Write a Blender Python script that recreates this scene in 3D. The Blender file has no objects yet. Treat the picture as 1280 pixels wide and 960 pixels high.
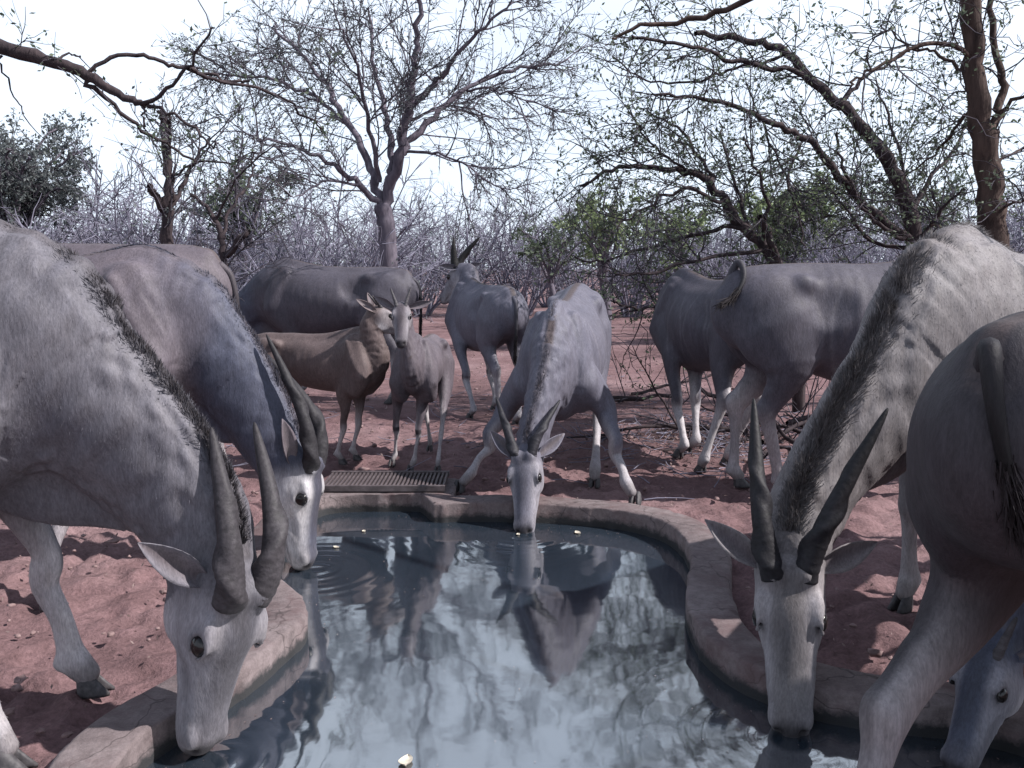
import bpy, math, random
import numpy as np
from mathutils import Vector, Matrix

# ------------------------------------------------------------------ camera, world, sun, exposure
scene = bpy.context.scene
COL = scene.collection
FPX = 1100.0                      # focal length in pixels of a 1280 px wide picture
TILT = math.radians(7.5)
CAMZ = 1.35
cam_d = bpy.data.cameras.new("camera")
cam_d.sensor_width = 36.0
cam_d.lens = 36.0 * FPX / 1280.0
cam_d.clip_start = 0.05
cam_d.clip_end = 3000.0
cam = bpy.data.objects.new("camera", cam_d)
cam.location = (0, 0, CAMZ)
cam.rotation_euler = (math.radians(90) - TILT, 0, 0)
COL.objects.link(cam)
scene.camera = cam

SUN_EL, SUN_AZ = math.radians(45), math.radians(101)     # azimuth clockwise from +Y
world = bpy.data.worlds.new("World")
scene.world = world
world.use_nodes = True
wn = world.node_tree
wn.nodes.clear()
sky = wn.nodes.new("ShaderNodeTexSky")
sky.sky_type = 'NISHITA'
sky.sun_disc = False
sky.sun_elevation = SUN_EL
sky.sun_rotation = SUN_AZ
sky.altitude = 1000
sky.air_density = 1.0
sky.dust_density = 2.5
sky.ozone_density = 2.5
bg = wn.nodes.new("ShaderNodeBackground")
bg.inputs[1].default_value = 0.085
wo = wn.nodes.new("ShaderNodeOutputWorld")
veil = wn.nodes.new("ShaderNodeMix"); veil.data_type = 'RGBA'
wtc = wn.nodes.new("ShaderNodeTexCoord")
wnz = wn.nodes.new("ShaderNodeTexNoise"); wnz.inputs["Scale"].default_value = 2.2; wnz.inputs["Detail"].default_value = 5
wn.links.new(wtc.outputs["Generated"], wnz.inputs["Vector"])
wmr = wn.nodes.new("ShaderNodeMapRange")
wmr.inputs[1].default_value = 0.3; wmr.inputs[2].default_value = 0.7; wmr.inputs[3].default_value = 0.70; wmr.inputs[4].default_value = 0.95
wn.links.new(wnz.outputs[0], wmr.inputs[0])
wsx = wn.nodes.new("ShaderNodeSeparateXYZ"); wn.links.new(wtc.outputs["Generated"], wsx.inputs[0])
wel = wn.nodes.new("ShaderNodeMapRange"); wel.interpolation_type = 'SMOOTHSTEP'
wel.inputs[1].default_value = 0.30; wel.inputs[2].default_value = 0.95; wel.inputs[3].default_value = 1.0; wel.inputs[4].default_value = 0.25
wn.links.new(wsx.outputs[2], wel.inputs[0])
wmu = wn.nodes.new("ShaderNodeMath"); wmu.operation = 'MULTIPLY'
wn.links.new(wmr.outputs[0], wmu.inputs[0]); wn.links.new(wel.outputs[0], wmu.inputs[1]); wn.links.new(wmu.outputs[0], veil.inputs[0])
wn.links.new(sky.outputs[0], veil.inputs[6]); veil.inputs[7].default_value = (8.0, 8.9, 10.2, 1)      # thin bright cloud over the whole sky
wn.links.new(veil.outputs[2], bg.inputs[0])
wn.links.new(bg.outputs[0], wo.inputs[0])

sun_d = bpy.data.lights.new("sun", 'SUN')
sun_d.energy = 5.0
sun_d.angle = math.radians(0.8)
sun_d.color = (1.0, 0.96, 0.93)
sun = bpy.data.objects.new("sun", sun_d)
sdir = Vector((math.sin(SUN_AZ) * math.cos(SUN_EL), math.cos(SUN_AZ) * math.cos(SUN_EL), math.sin(SUN_EL)))
sun.rotation_euler = sdir.to_track_quat('Z', 'Y').to_euler()
sun.location = sdir * 30
COL.objects.link(sun)

vs = scene.view_settings
vs.view_transform = 'Standard'
vs.look = 'None'
vs.exposure = 0.78
vs.gamma = 1.0

# ------------------------------------------------------------------ helpers
def ray(px, py):
    cx, cy = (px - 640) / FPX, -(py - 480) / FPX
    c, s = math.cos(TILT), math.sin(TILT)
    return np.array([cx, c + cy * s, -s + cy * c])

def G(px, py, z=0.0):
    """world point on the level z seen at a picture point (used for surveying the photograph)"""
    d = ray(px, py)
    t = (z - CAMZ) / d[2]
    return np.array([0, 0, CAMZ]) + d * t

def P(px, py, Y):
    d = ray(px, py)
    return np.array([0, 0, CAMZ]) + d * (Y / d[1])

def V3(*a):
    return np.array(a, float)

def unit(v):
    v = np.asarray(v, float)
    return v / (np.linalg.norm(v) + 1e-12)

def mesh_from(name, verts, faces, smooth=True):
    me = bpy.data.meshes.new(name)
    verts = np.asarray(verts, np.float32)
    if isinstance(faces, np.ndarray):
        n, k = faces.shape
        me.vertices.add(len(verts))
        me.vertices.foreach_set("co", verts.ravel())
        me.loops.add(n * k)
        me.loops.foreach_set("vertex_index", faces.astype(np.int32).ravel())
        me.polygons.add(n)
        me.polygons.foreach_set("loop_start", np.arange(n, dtype=np.int32) * k)
        me.update(calc_edges=True)
        me.validate()
    else:
        me.from_pydata(verts.tolist(), [], faces)
    if smooth:
        me.polygons.foreach_set("use_smooth", np.ones(len(me.polygons), dtype=bool))
    return me

def link(name, me, mat=None, parent=None, loc=None):
    o = bpy.data.objects.new(name, me)
    COL.objects.link(o)
    if mat is not None and me is not None and not me.materials:
        me.materials.append(mat)
    if parent is not None:
        o.parent = parent
    if loc is not None:
        o.location = loc
    return o

def tag(o, label=None, cat=None, group=None, kind=None):
    if label: o["label"] = label
    if cat: o["category"] = cat
    if group: o["group"] = group
    if kind: o["kind"] = kind
    return o

def empty(name, loc=(0, 0, 0), rz=0):
    o = bpy.data.objects.new(name, None)
    o.location = loc
    o.rotation_euler = (0, 0, rz)
    o.empty_display_size = 0.1
    COL.objects.link(o)
    return o

def set_attr(me, name, cols):
    a = me.color_attributes.new(name, 'FLOAT_COLOR', 'POINT')
    c = np.ones((len(cols), 4), np.float32)
    c[:, :3] = cols
    a.data.foreach_set("color", c.ravel())

_rs = np.random.RandomState(7)
_NT = _rs.rand(256, 256).astype(np.float32)
def vnoise(x, y, f, seed=0):
    x = np.asarray(x) * f + seed * 17.3 + 500; y = np.asarray(y) * f + seed * 9.1 + 500
    xi = np.floor(x).astype(int); yi = np.floor(y).astype(int)
    fx = x - xi; fy = y - yi
    fx = fx * fx * (3 - 2 * fx); fy = fy * fy * (3 - 2 * fy)
    g = lambda i, j: _NT[i & 255, j & 255]
    return (g(xi, yi) * (1 - fx) + g(xi + 1, yi) * fx) * (1 - fy) + (g(xi, yi + 1) * (1 - fx) + g(xi + 1, yi + 1) * fx) * fy

# ------------------------------------------------------------------ materials
class NT:
    def __init__(self, name):
        self.m = bpy.data.materials.new(name)
        self.m.use_nodes = True
        self.t = self.m.node_tree
        self.b = self.t.nodes["Principled BSDF"]
    def n(self, typ, **kw):
        nd = self.t.nodes.new(typ)
        for k, v in kw.items():
            if k in nd.inputs.keys() if hasattr(nd.inputs, 'keys') else False:
                nd.inputs[k].default_value = v
            else:
                setattr(nd, k, v)
        return nd
    def l(self, a, b):
        self.t.links.new(a, b)
    def coord(self, kind="Object", scale=(1, 1, 1)):
        tc = self.t.nodes.new("ShaderNodeTexCoord")
        mp = self.t.nodes.new("ShaderNodeMapping")
        mp.inputs["Scale"].default_value = scale
        self.l(tc.outputs[kind], mp.inputs[0])
        return mp.outputs[0]
    def noise(self, co, scale, detail=4, rough=0.55):
        nd = self.t.nodes.new("ShaderNodeTexNoise")
        nd.inputs["Scale"].default_value = scale
        nd.inputs["Detail"].default_value = detail
        nd.inputs["Roughness"].default_value = rough
        if co is not None: self.l(co, nd.inputs["Vector"])
        return nd.outputs[0]
    def ramp(self, fac, stops):
        r = self.t.nodes.new("ShaderNodeValToRGB")
        e = r.color_ramp.elements
        while len(e) < len(stops): e.new(0.5)
        for el, (p, c) in zip(e, stops):
            el.position = p
            el.color = (*c, 1) if len(c) == 3 else c
        self.l(fac, r.inputs[0])
        return r.outputs[0]
    def mix(self, a, b, fac, mode='MIX'):
        m = self.t.nodes.new("ShaderNodeMix")
        m.data_type = 'RGBA'; m.blend_type = mode
        for s, v in ((m.inputs[0], fac), (m.inputs[6], a), (m.inputs[7], b)):
            if hasattr(v, 'links') or hasattr(v, 'is_linked'): self.l(v, s)
            elif isinstance(v, (int, float)): s.default_value = v
            else: s.default_value = (*v, 1)
        return m.outputs[2]
    def bump(self, h, strength=0.3, dist=0.01, prev=None):
        b = self.t.nodes.new("ShaderNodeBump")
        b.inputs["Strength"].default_value = strength
        b.inputs["Distance"].default_value = dist
        self.l(h, b.inputs["Height"])
        if prev is not None: self.l(prev, b.inputs["Normal"])
        return b.outputs[0]
    def out(self, col=None, rough=None, normal=None, spec=None):
        if col is not None:
            if isinstance(col, tuple): self.b.inputs["Base Color"].default_value = (*col, 1)
            else: self.l(col, self.b.inputs["Base Color"])
        if rough is not None:
            if isinstance(rough, (int, float)): self.b.inputs["Roughness"].default_value = rough
            else: self.l(rough, self.b.inputs["Roughness"])
        if normal is not None: self.l(normal, self.b.inputs["Normal"])
        if spec is not None: self.b.inputs["Specular IOR Level"].default_value = spec
        return self.m

def m_coat():
    k = NT("coat")
    at = k.t.nodes.new("ShaderNodeAttribute"); at.attribute_name = "Coat"
    co = k.coord("Object", (1, 1, 0.25))
    n1 = k.noise(k.coord("Object"), 5, 5)
    n2 = k.noise(co, 160, 3, 0.7)
    n3 = k.noise(co, 38, 4, 0.6)
    f = k.ramp(n1, [(0.3, (0.84, 0.84, 0.86)), (0.7, (1.10, 1.08, 1.06))])
    c = k.mix(at.outputs[0], f, 1.0, 'MULTIPLY')
    c = k.mix(c, k.ramp(n2, [(0.25, (0.60, 0.60, 0.61)), (0.75, (1.36, 1.34, 1.32))]), 0.85, 'MULTIPLY')
    c = k.mix(c, k.ramp(n3, [(0.3, (0.78, 0.76, 0.75)), (0.7, (1.16, 1.16, 1.17))]), 0.8, 'MULTIPLY')
    nb = k.bump(n2, 0.35, 0.004)
    nb = k.bump(n3, 0.25, 0.006, nb)
    k.b.inputs["Sheen Weight"].default_value = 0.0
    k.b.inputs["Sheen Roughness"].default_value = 0.4
    return k.out(c, 0.62, nb, 0.22)

def m_horn():
    k = NT("horn")
    at = k.t.nodes.new("ShaderNodeAttribute"); at.attribute_name = "Coat"
    co = k.coord("Object")
    n = k.noise(co, 60, 4)
    c = k.mix(at.outputs[0], k.ramp(n, [(0.3, (0.6, 0.6, 0.6)), (0.7, (1.25, 1.25, 1.25))]), 0.8, 'MULTIPLY')
    return k.out(c, 0.62, k.bump(n, 0.5, 0.005), 0.25)

def m_simple(name, stops, scale, rough=0.85, bump=0.3, dist=0.01, spec=0.3, detail=5, stretch=(1, 1, 1)):
    k = NT(name)
    co = k.coord("Object", stretch)
    n = k.noise(co, scale, detail, 0.6)
    return k.out(k.ramp(n, stops), rough, k.bump(n, bump, dist), spec)

def m_attr(name, rough=0.8, spec=0.2):
    k = NT(name)
    at = k.t.nodes.new("ShaderNodeAttribute"); at.attribute_name = "Coat"
    return k.out(at.outputs[0], rough, None, spec)

def m_ground():
    k = NT("red_soil")
    co = k.coord("Object")
    n1 = k.noise(co, 0.55, 6, 0.6)
    n2 = k.noise(co, 6, 6, 0.65)
    n3 = k.noise(co, 55, 5, 0.7)
    c = k.ramp(n1, [(0.3, (0.100, 0.062, 0.064)), (0.5, (0.158, 0.100, 0.104)), (0.72, (0.235, 0.165, 0.170))])
    c = k.mix(c, k.ramp(n2, [(0.3, (0.62, 0.60, 0.60)), (0.7, (1.22, 1.2, 1.2))]), 0.8, 'MULTIPLY')
    c = k.mix(c, k.ramp(n3, [(0.3, (0.55, 0.53, 0.53)), (0.68, (1.3, 1.28, 1.28))]), 0.7, 'MULTIPLY')
    nb = k.bump(n3, 0.7, 0.012)
    nb = k.bump(n2, 0.6, 0.04, nb)
    return k.out(c, 0.95, nb, 0.1)

def m_concrete():
    k = NT("concrete")
    co = k.coord("Object")
    n1 = k.noise(co, 2.2, 6, 0.65)
    n2 = k.noise(co, 24, 6, 0.7)
    n3 = k.noise(co, 120, 3, 0.7)
    c = k.ramp(n1, [(0.25, (0.088, 0.066, 0.068)), (0.5, (0.135, 0.108, 0.110)), (0.75, (0.19, 0.158, 0.160))])
    c = k.mix(c, k.ramp(n2, [(0.3, (0.62, 0.60, 0.60)), (0.6, (1.12, 1.12, 1.12))]), 0.8, 'MULTIPLY')
    c = k.mix(c, k.ramp(n3, [(0.3, (0.75, 0.75, 0.75)), (0.7, (1.15, 1.15, 1.15))]), 0.6, 'MULTIPLY')
    vo = k.t.nodes.new("ShaderNodeTexVoronoi"); vo.feature = 'DISTANCE_TO_EDGE'; vo.inputs["Scale"].default_value = 2.6
    dn = k.t.nodes.new("ShaderNodeVectorMath"); dn.operation = 'ADD'
    nzc = k.t.nodes.new("ShaderNodeTexNoise"); nzc.inputs["Scale"].default_value = 9
    k.l(co, dn.inputs[0]); k.l(co, nzc.inputs["Vector"])
    scl = k.t.nodes.new("ShaderNodeVectorMath"); scl.operation = 'SCALE'; scl.inputs["Scale"].default_value = 0.16
    k.l(nzc.outputs[1], scl.inputs[0]); k.l(scl.outputs[0], dn.inputs[1]); k.l(dn.outputs[0], vo.inputs["Vector"])
    crack = k.ramp(vo.outputs["Distance"], [(0.0, (0.25, 0.25, 0.25)), (0.012, (1, 1, 1))])
    c = k.mix(c, crack, 0.75, 'MULTIPLY')
    c = k.mix(c, (0.085, 0.052, 0.054), k.ramp(k.noise(co, 3.5, 5, 0.7), [(0.48, (0, 0, 0)), (0.66, (0.8, 0.8, 0.8))]))
    # wet, algae-dark band above the waterline, ragged at its upper edge
    tc = k.t.nodes.new("ShaderNodeTexCoord")
    sx = k.t.nodes.new("ShaderNodeSeparateXYZ"); k.l(tc.outputs["Object"], sx.inputs[0])
    ad = k.t.nodes.new("ShaderNodeMath"); ad.operation = 'MULTIPLY_ADD'
    k.l(n2, ad.inputs[0]); ad.inputs[1].default_value = 0.07; k.l(sx.outputs[2], ad.inputs[2])
    mr = k.t.nodes.new("ShaderNodeMapRange")
    k.l(ad.outputs[0], mr.inputs[0])
    mr.inputs[1].default_value = 0.005; mr.inputs[2].default_value = 0.035
    mr.inputs[3].default_value = 1.0; mr.inputs[4].default_value = 0.0
    c = k.mix(c, (0.022, 0.022, 0.024), mr.outputs[0])
    nb = k.bump(n2, 0.5, 0.012)
    nb = k.bump(n3, 0.35, 0.004, nb)
    return k.out(c, 0.85, nb, 0.25)

def m_water():
    k = NT("water")
    co = k.coord("Object")
    n1 = k.noise(co, 16, 3, 0.5)
    n2 = k.noise(co, 5, 2, 0.5)
    c = k.ramp(k.noise(co, 1.3, 4), [(0.3, (0.012, 0.018, 0.026)), (0.7, (0.022, 0.030, 0.042))])
    nb = k.bump(n1, 0.006, 0.03)
    nb = k.bump(n2, 0.010, 0.06, nb)
    k.b.inputs["IOR"].default_value = 2.9
    return k.out(c, 0.055, nb, 0.8)

def m_leaf(name, a, b):
    k = NT(name)
    oi = k.t.nodes.new("ShaderNodeNewGeometry")
    c = k.ramp(oi.outputs["Random Per Island"], [(0.0, a), (1.0, b)])
    k.out(c, 0.6, None, 0.2)
    tr = k.t.nodes.new("ShaderNodeBsdfTranslucent")
    k.l(c, tr.inputs[0])
    mx = k.t.nodes.new("ShaderNodeMixShader"); mx.inputs[0].default_value = 0.35
    out = k.t.nodes["Material Output"]
    k.l(k.b.outputs[0], mx.inputs[1]); k.l(tr.outputs[0], mx.inputs[2]); k.l(mx.outputs[0], out.inputs[0])
    return k.m

M = dict(
    coat=m_coat(), horn=m_horn(), hair=m_attr("hair", 0.75, 0.15), ground=m_ground(), concrete=m_concrete(), water=m_water(),
    eye=m_simple("eye", [(0.3, (0.006, 0.005, 0.006)), (0.7, (0.012, 0.010, 0.010))], 40, 0.18, 0.0, 0.001, 0.35),
    hoof=m_simple("hoof", [(0.3, (0.025, 0.023, 0.026)), (0.7, (0.075, 0.068, 0.072))], 50, 0.6, 0.3, 0.004),
    bark=m_simple("dark_bark", [(0.3, (0.018, 0.014, 0.018)), (0.7, (0.060, 0.045, 0.047))], 18, 0.9, 0.8, 0.02, 0.15, 6, (1, 1, 0.25)),
    brownbark=m_simple("brown_bark", [(0.3, (0.022, 0.015, 0.014)), (0.7, (0.085, 0.058, 0.050))], 16, 0.9, 0.9, 0.025, 0.15, 6, (1, 1, 0.2)),
    greybark=m_simple("grey_bark", [(0.3, (0.060, 0.052, 0.068)), (0.7, (0.150, 0.130, 0.158))], 14, 0.9, 0.7, 0.02, 0.15, 6, (1, 1, 0.25)),
    twig=m_simple("grey_twig", [(0.3, (0.098, 0.094, 0.126)), (0.7, (0.230, 0.220, 0.282))], 3, 0.9, 0.2, 0.01, 0.15),
    darktwig=m_simple("dark_twig", [(0.3, (0.030, 0.026, 0.034)), (0.7, (0.085, 0.075, 0.090))], 3, 0.9, 0.2, 0.01, 0.15),
    olive=m_leaf("olive_leaf", (0.055, 0.075, 0.050), (0.120, 0.145, 0.100)),
    green=m_leaf("green_leaf", (0.110, 0.150, 0.075), (0.240, 0.290, 0.150)),
    greyleaf=m_leaf("grey_green_leaf", (0.070, 0.082, 0.086), (0.150, 0.165, 0.162)),
    stone=m_simple("stone", [(0.3, (0.12, 0.075, 0.074)), (0.7, (0.25, 0.175, 0.172))], 30, 0.9, 0.4, 0.01),
    dryleaf=m_leaf("dry_leaf", (0.12, 0.08, 0.075), (0.30, 0.23, 0.22)),
    paleleaf=m_simple("pale_leaf", [(0.3, (0.36, 0.31, 0.25)), (0.7, (0.55, 0.50, 0.42))], 60, 0.7, 0.3, 0.003),
    metal=m_simple("grate_metal", [(0.3, (0.035, 0.026, 0.028)), (0.7, (0.095, 0.075, 0.080))], 25, 0.55, 0.3, 0.004, 0.5),
)

# ------------------------------------------------------------------ pool outline (inner edge of the rim)
RIMZ, WATZ, GRZ = 0.055, -0.058, 0.0
def chaikin(pts, n):
    p = np.asarray(pts, float)
    for _ in range(n):
        q = np.roll(p, -1, axis=0)
        p = np.stack([0.75 * p + 0.25 * q, 0.25 * p + 0.75 * q], 1).reshape(-1, 2)
    return p
survey = [(388, 628), (412, 616), (522, 616), (527, 617), (539, 628), (545, 629), (600, 628), (668, 629), (730, 632), (785, 638), (830, 650), (855, 666), (865, 688),
          (860, 715), (857, 742), (864, 770), (885, 800), (920, 822), (970, 843), (1040, 862), (1100, 872)]
inner = [tuple(G(a, b, RIMZ)[:2]) for a, b in survey]
inner += [(1.42, 2.46), (1.62, 2.25), (1.45, 1.98), (0.9, 1.86), (0, 1.82), (-0.75, 1.86), (-1.02, 2.02)]
inner += [tuple(G(a, b, RIMZ)[:2]) for a, b in [(165, 922), (225, 882), (290, 843), (345, 800), (378, 772), (383, 752), (368, 734), (345, 716), (338, 698), (352, 672), (372, 645)]]
POOL = chaikin(inner, 4)
def offset_poly(poly, d):
    nx = np.roll(poly, -1, 0); pv = np.roll(poly, 1, 0)
    t = nx - pv
    t /= np.linalg.norm(t, axis=1)[:, None] + 1e-9
    n = np.stack([-t[:, 1], t[:, 0]], 1)
    area = 0.5 * np.sum(poly[:, 0] * nx[:, 1] - nx[:, 0] * poly[:, 1])
    if area > 0: n = -n
    return poly + n * d
def inside_poly(x, y, poly):
    c = np.zeros(x.shape, bool)
    px, py = poly[:, 0], poly[:, 1]
    qx, qy = np.roll(px, -1), np.roll(py, -1)
    for i in range(len(px)):
        cond = (py[i] > y) != (qy[i] > y)
        if abs(qy[i] - py[i]) < 1e-12: continue
        xi = px[i] + (y - py[i]) * (qx[i] - px[i]) / (qy[i] - py[i])
        c ^= cond & (x < xi)
    return c

# ------------------------------------------------------------------ ground
def build_ground():
    def axis(lo, hi, fine, flo, fhi, grow=1.16, far=400):
        a = list(np.arange(flo, fhi + 1e-6, fine))
        st = fine
        while a[-1] < hi: st *= grow; a.append(a[-1] + st)
        b = [flo]; st = fine
        while b[-1] > lo: st *= grow; b.append(b[-1] - st)
        return np.array(b[:0:-1] + a)
    xs = axis(-500, 500, 0.028, -2.6, 3.0)
    ys = axis(-60, 900, 0.028, 1.2, 8.0)
    X, Y = np.meshgrid(xs, ys, indexing='ij')
    Z = (vnoise(X, Y, 0.35, 1) - 0.5) * 0.05 + (vnoise(X, Y, 1.7, 2) - 0.5) * 0.035
    fine = np.exp(-np.maximum(0, np.hypot(X, Y - 3.0) - 2.6) * 0.5)
    clod = np.abs(vnoise(X, Y, 7, 3) - 0.5) * 2
    Z += fine * ((clod - 0.5) * 0.046 + (vnoise(X, Y, 15, 4) - 0.5) * 0.022 + (vnoise(X, Y, 30, 5) - 0.5) * 0.012)
    rp = np.random.RandomState(12)
    for _ in range(700):
        hx, hy = rp.uniform(-3.2, 3.4), rp.uniform(1.6, 8.0)
        i0, i1 = np.searchsorted(xs, hx - 0.12), np.searchsorted(xs, hx + 0.12); j0, j1 = np.searchsorted(ys, hy - 0.12), np.searchsorted(ys, hy + 0.12)
        a = rp.uniform(0, 6.28); dx, dy = X[i0:i1, j0:j1] - hx, Y[i0:i1, j0:j1] - hy
        u, v = dx * math.cos(a) + dy * math.sin(a), -dx * math.sin(a) + dy * math.cos(a)
        r = np.sqrt((u / 0.060) ** 2 + (np.abs(v) / 0.045) ** 2)
        Z[i0:i1, j0:j1] += rp.uniform(0.010, 0.024) * (-np.exp(-r ** 4) + 0.55 * np.exp(-((r - 1.35) / 0.28) ** 2))
    # trampled soil stays a little below the rim
    Z -= 0.012
    Z = np.where(np.hypot(X, Y) > 60, Z * 0.3, Z)
    mid = offset_poly(POOL, 0.09)
    ins = inside_poly(X, Y, mid)
    nx, ny = X.shape
    idx = np.arange(nx * ny).reshape(nx, ny)
    q = np.stack([idx[:-1, :-1], idx[1:, :-1], idx[1:, 1:], idx[:-1, 1:]], -1).reshape(-1, 4)
    keep = ~(ins[:-1, :-1] & ins[1:, :-1] & ins[1:, 1:] & ins[:-1, 1:]).ravel()
    me = mesh_from("ground", np.stack([X, Y, Z], -1).reshape(-1, 3), q[keep])
    tag(link("ground", me, M["ground"]), kind="structure")
build_ground()

def build_trough():
    root = empty("drinking_trough", (0, 3.3, 0))
    tag(root, "winding pinkish concrete rim of the water trough the antelopes drink from", "trough")
    n = len(POOL)
    prof = [(0.0, -0.30), (0.0, RIMZ - 0.014), (0.004, RIMZ - 0.005), (0.014, RIMZ), (0.165, RIMZ - 0.004), (0.178, RIMZ - 0.010), (0.186, RIMZ - 0.022), (0.19, -0.25)]
    rings = []
    arc = np.cumsum(np.r_[0, np.linalg.norm(np.diff(POOL, axis=0), axis=1)])
    for d, z in prof:
        pl = offset_poly(POOL, d)
        w = (vnoise(arc, arc * 0 + d * 9, 2.5, 6) - 0.5) * 0.016 + (vnoise(arc, arc * 0 + z * 20, 9, 8) - 0.5) * 0.010 - 0.014 * np.clip(vnoise(arc, arc * 0 + d * 30, 16, 9) - 0.72, 0, 1) * 3 * (z > 0)
        nrm = offset_poly(POOL, 1.0) - POOL
        p = pl + nrm * w[:, None] * (0.4 if z < 0 else 1)
        rings.append(np.c_[p - np.array([0, 3.3]), np.full(n, z) + w * 0.5])
    v = np.concatenate(rings)
    f = []
    m = len(prof)
    a = np.arange(n)
    for j in range(m - 1):
        f.append(np.stack([j * n + a, (j + 1) * n + a, (j + 1) * n + (a + 1) % n, j * n + (a + 1) % n], 1))
    me = mesh_from("rim", v, np.concatenate(f))
    import bmesh
    bm = bmesh.new(); bm.from_mesh(me); bmesh.ops.recalc_face_normals(bm, faces=bm.faces); bm.to_mesh(me); bm.free()
    link("rim", me, M["concrete"], root)
build_trough()

MUZ = []          # muzzle points touching the water, filled by the animals
def build_water():
    lo, hi = POOL.min(0) - 0.05, POOL.max(0) + 0.05
    xs = np.arange(lo[0], hi[0], 0.016); ys = np.arange(lo[1], hi[1], 0.016)
    X, Y = np.meshgrid(xs, ys, indexing='ij')
    Z = np.full(X.shape, WATZ)
    for (mx, my, amp) in MUZ:
        r = np.hypot(X - mx, Y - my)
        Z += amp * 0.0016 * np.cos(r * 95 + 1.5 * vnoise(X, Y, 5, 21)) * np.exp(-r * 7.0) * np.clip(r / 0.05, 0, 1)
        Z += amp * 0.0006 * np.cos(r * 70 + 4 * vnoise(X, Y, 4, 22)) * np.exp(-r * 3.6)
    Z += (vnoise(X + 0.3 * Y, Y, 6, 11) - 0.5) * 0.0003 + (vnoise(X, Y, 14, 12) - 0.5) * 0.00016
    ins = inside_poly(X, Y, offset_poly(POOL, 0.03))
    nx, ny = X.shape
    idx = np.arange(nx * ny).reshape(nx, ny)
    q = np.stack([idx[:-1, :-1], idx[1:, :-1], idx[1:, 1:], idx[:-1, 1:]], -1).reshape(-1, 4)
    keep = (ins[:-1, :-1] & ins[1:, :-1] & ins[1:, 1:] & ins[:-1, 1:]).ravel()
    me = mesh_from("water", np.stack([X, Y, Z], -1).reshape(-1, 3), q[keep])
    tag(link("water", me, M["water"]), kind="structure")

# ------------------------------------------------------------------ trees, bushes and dead wood
class Wood:
    def __init__(self): self.v, self.f, self.n = [], [], 0
    def tube(self, pts, rad, sides):
        pts = np.asarray(pts, float); n = len(pts)
        T = np.empty_like(pts); T[1:-1] = pts[2:] - pts[:-2]; T[0] = pts[1] - pts[0]; T[-1] = pts[-1] - pts[-2]
        T /= np.sqrt((T * T).sum(1))[:, None] + 1e-9
        ref = np.array([0.31, 0.95, 0.05]) if abs(T[0, 1]) < 0.8 else np.array([1.0, 0.1, 0.1])
        u = np.cross(T, ref); u /= np.sqrt((u * u).sum(1))[:, None] + 1e-9
        w = np.cross(T, u)
        th = np.arange(sides) * (2 * math.pi / sides)
        r = np.asarray(rad, float)[:, None, None]
        ring = pts[:, None, :] + r * (np.cos(th)[None, :, None] * u[:, None, :] + np.sin(th)[None, :, None] * w[:, None, :])
        i = np.arange(n - 1)[:, None] * sides; j = np.arange(sides)[None]
        a = i + j; b = i + (j + 1) % sides
        self.f.append(np.stack([a, b, b + sides, a + sides], -1).reshape(-1, 4) + self.n)
        self.v.append(ring.reshape(-1, 3)); self.n += n * sides
    def mesh(self, name, origin=(0, 0, 0)):
        return mesh_from(name, np.concatenate(self.v) - np.asarray(origin), np.concatenate(self.f))

class Leaves:
    def __init__(self): self.p, self.s = [], []
    def add(self, p, s): self.p.append(p); self.s.append(s)
    def mesh(self, name, rng, origin=(0, 0, 0), aspect=0.45):
        p = np.array(self.p); n = len(p); sz = np.array(self.s)
        d = rng.normal(size=(n, 3)); d /= np.linalg.norm(d, axis=1)[:, None]
        e = np.cross(d, rng.normal(size=(n, 3))); e /= np.linalg.norm(e, axis=1)[:, None]
        d *= sz[:, None]; e *= (sz * aspect)[:, None]
        v = np.stack([p, p + d * 0.5 + e * 0.5, p + d, p + d * 0.5 - e * 0.5], 1).reshape(-1, 3) - np.asarray(origin)
        return mesh_from(name, v, np.arange(4 * n).reshape(-1, 4), False)

def wander(p, d, length, nseg, rng, curl, grav):
    out = [np.asarray(p, float)]; d = unit(d); st = length / nseg
    for _ in range(nseg):
        d = d + rng.normal(size=3) * curl; d[2] += grav
        d /= math.sqrt(d @ d)
        out.append(out[-1] + d * st)
    return np.array(out)

def sprout(W, TW, LV, pts, r0, r1, rng, spec, lev=0):
    """spec rows: (children per metre, length lo, hi, angle lo, hi (deg), radius, segments, curl, gravity, first t, leaves, leaf size)"""
    if lev >= len(spec): return
    den, l0, l1, a0, a1, rr, ns, curl, grav, t0, nlf, lsz = spec[lev]
    seg = np.linalg.norm(np.diff(pts, axis=0), axis=1); tot = seg.sum()
    cum = np.r_[0, np.cumsum(seg)]
    n = rng.poisson(den * tot) if den > 0 else 0
    for _ in range(n):
        t = rng.uniform(t0, 1.0) * tot
        i = min(np.searchsorted(cum, t) - 1, len(seg) - 1); i = max(i, 0)
        f = (t - cum[i]) / (seg[i] + 1e-9)
        p = pts[i] * (1 - f) + pts[i + 1] * f
        d = unit(pts[i + 1] - pts[i])
        az = rng.normal(size=3); az = unit(az - d * (az @ d))
        an = math.radians(rng.uniform(a0, a1))
        dd = d * math.cos(an) + az * math.sin(an)
        L = rng.uniform(l0, l1) * (1.15 - 0.5 * t / tot)
        q = wander(p, dd, L, ns, rng, curl, grav)
        rad = np.linspace(rr, rr * 0.35, len(q))
        big = lev == 0 and rr > 0.012
        (W if big else TW).tube(q, rad, 5 if big else 3)
        if LV is not None and nlf > 0:
            for _ in range(rng.poisson(nlf)):
                k = rng.uniform(0.2, 1) * (len(q) - 1); ki = min(int(k), len(q) - 2)
                LV.add(q[ki] + (q[ki + 1] - q[ki]) * (k - ki) + rng.normal(size=3) * 0.012, lsz * rng.uniform(0.6, 1.3))
        sprout(W, TW, LV, q, rr, rr * 0.35, rng, spec, lev + 1)

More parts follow.
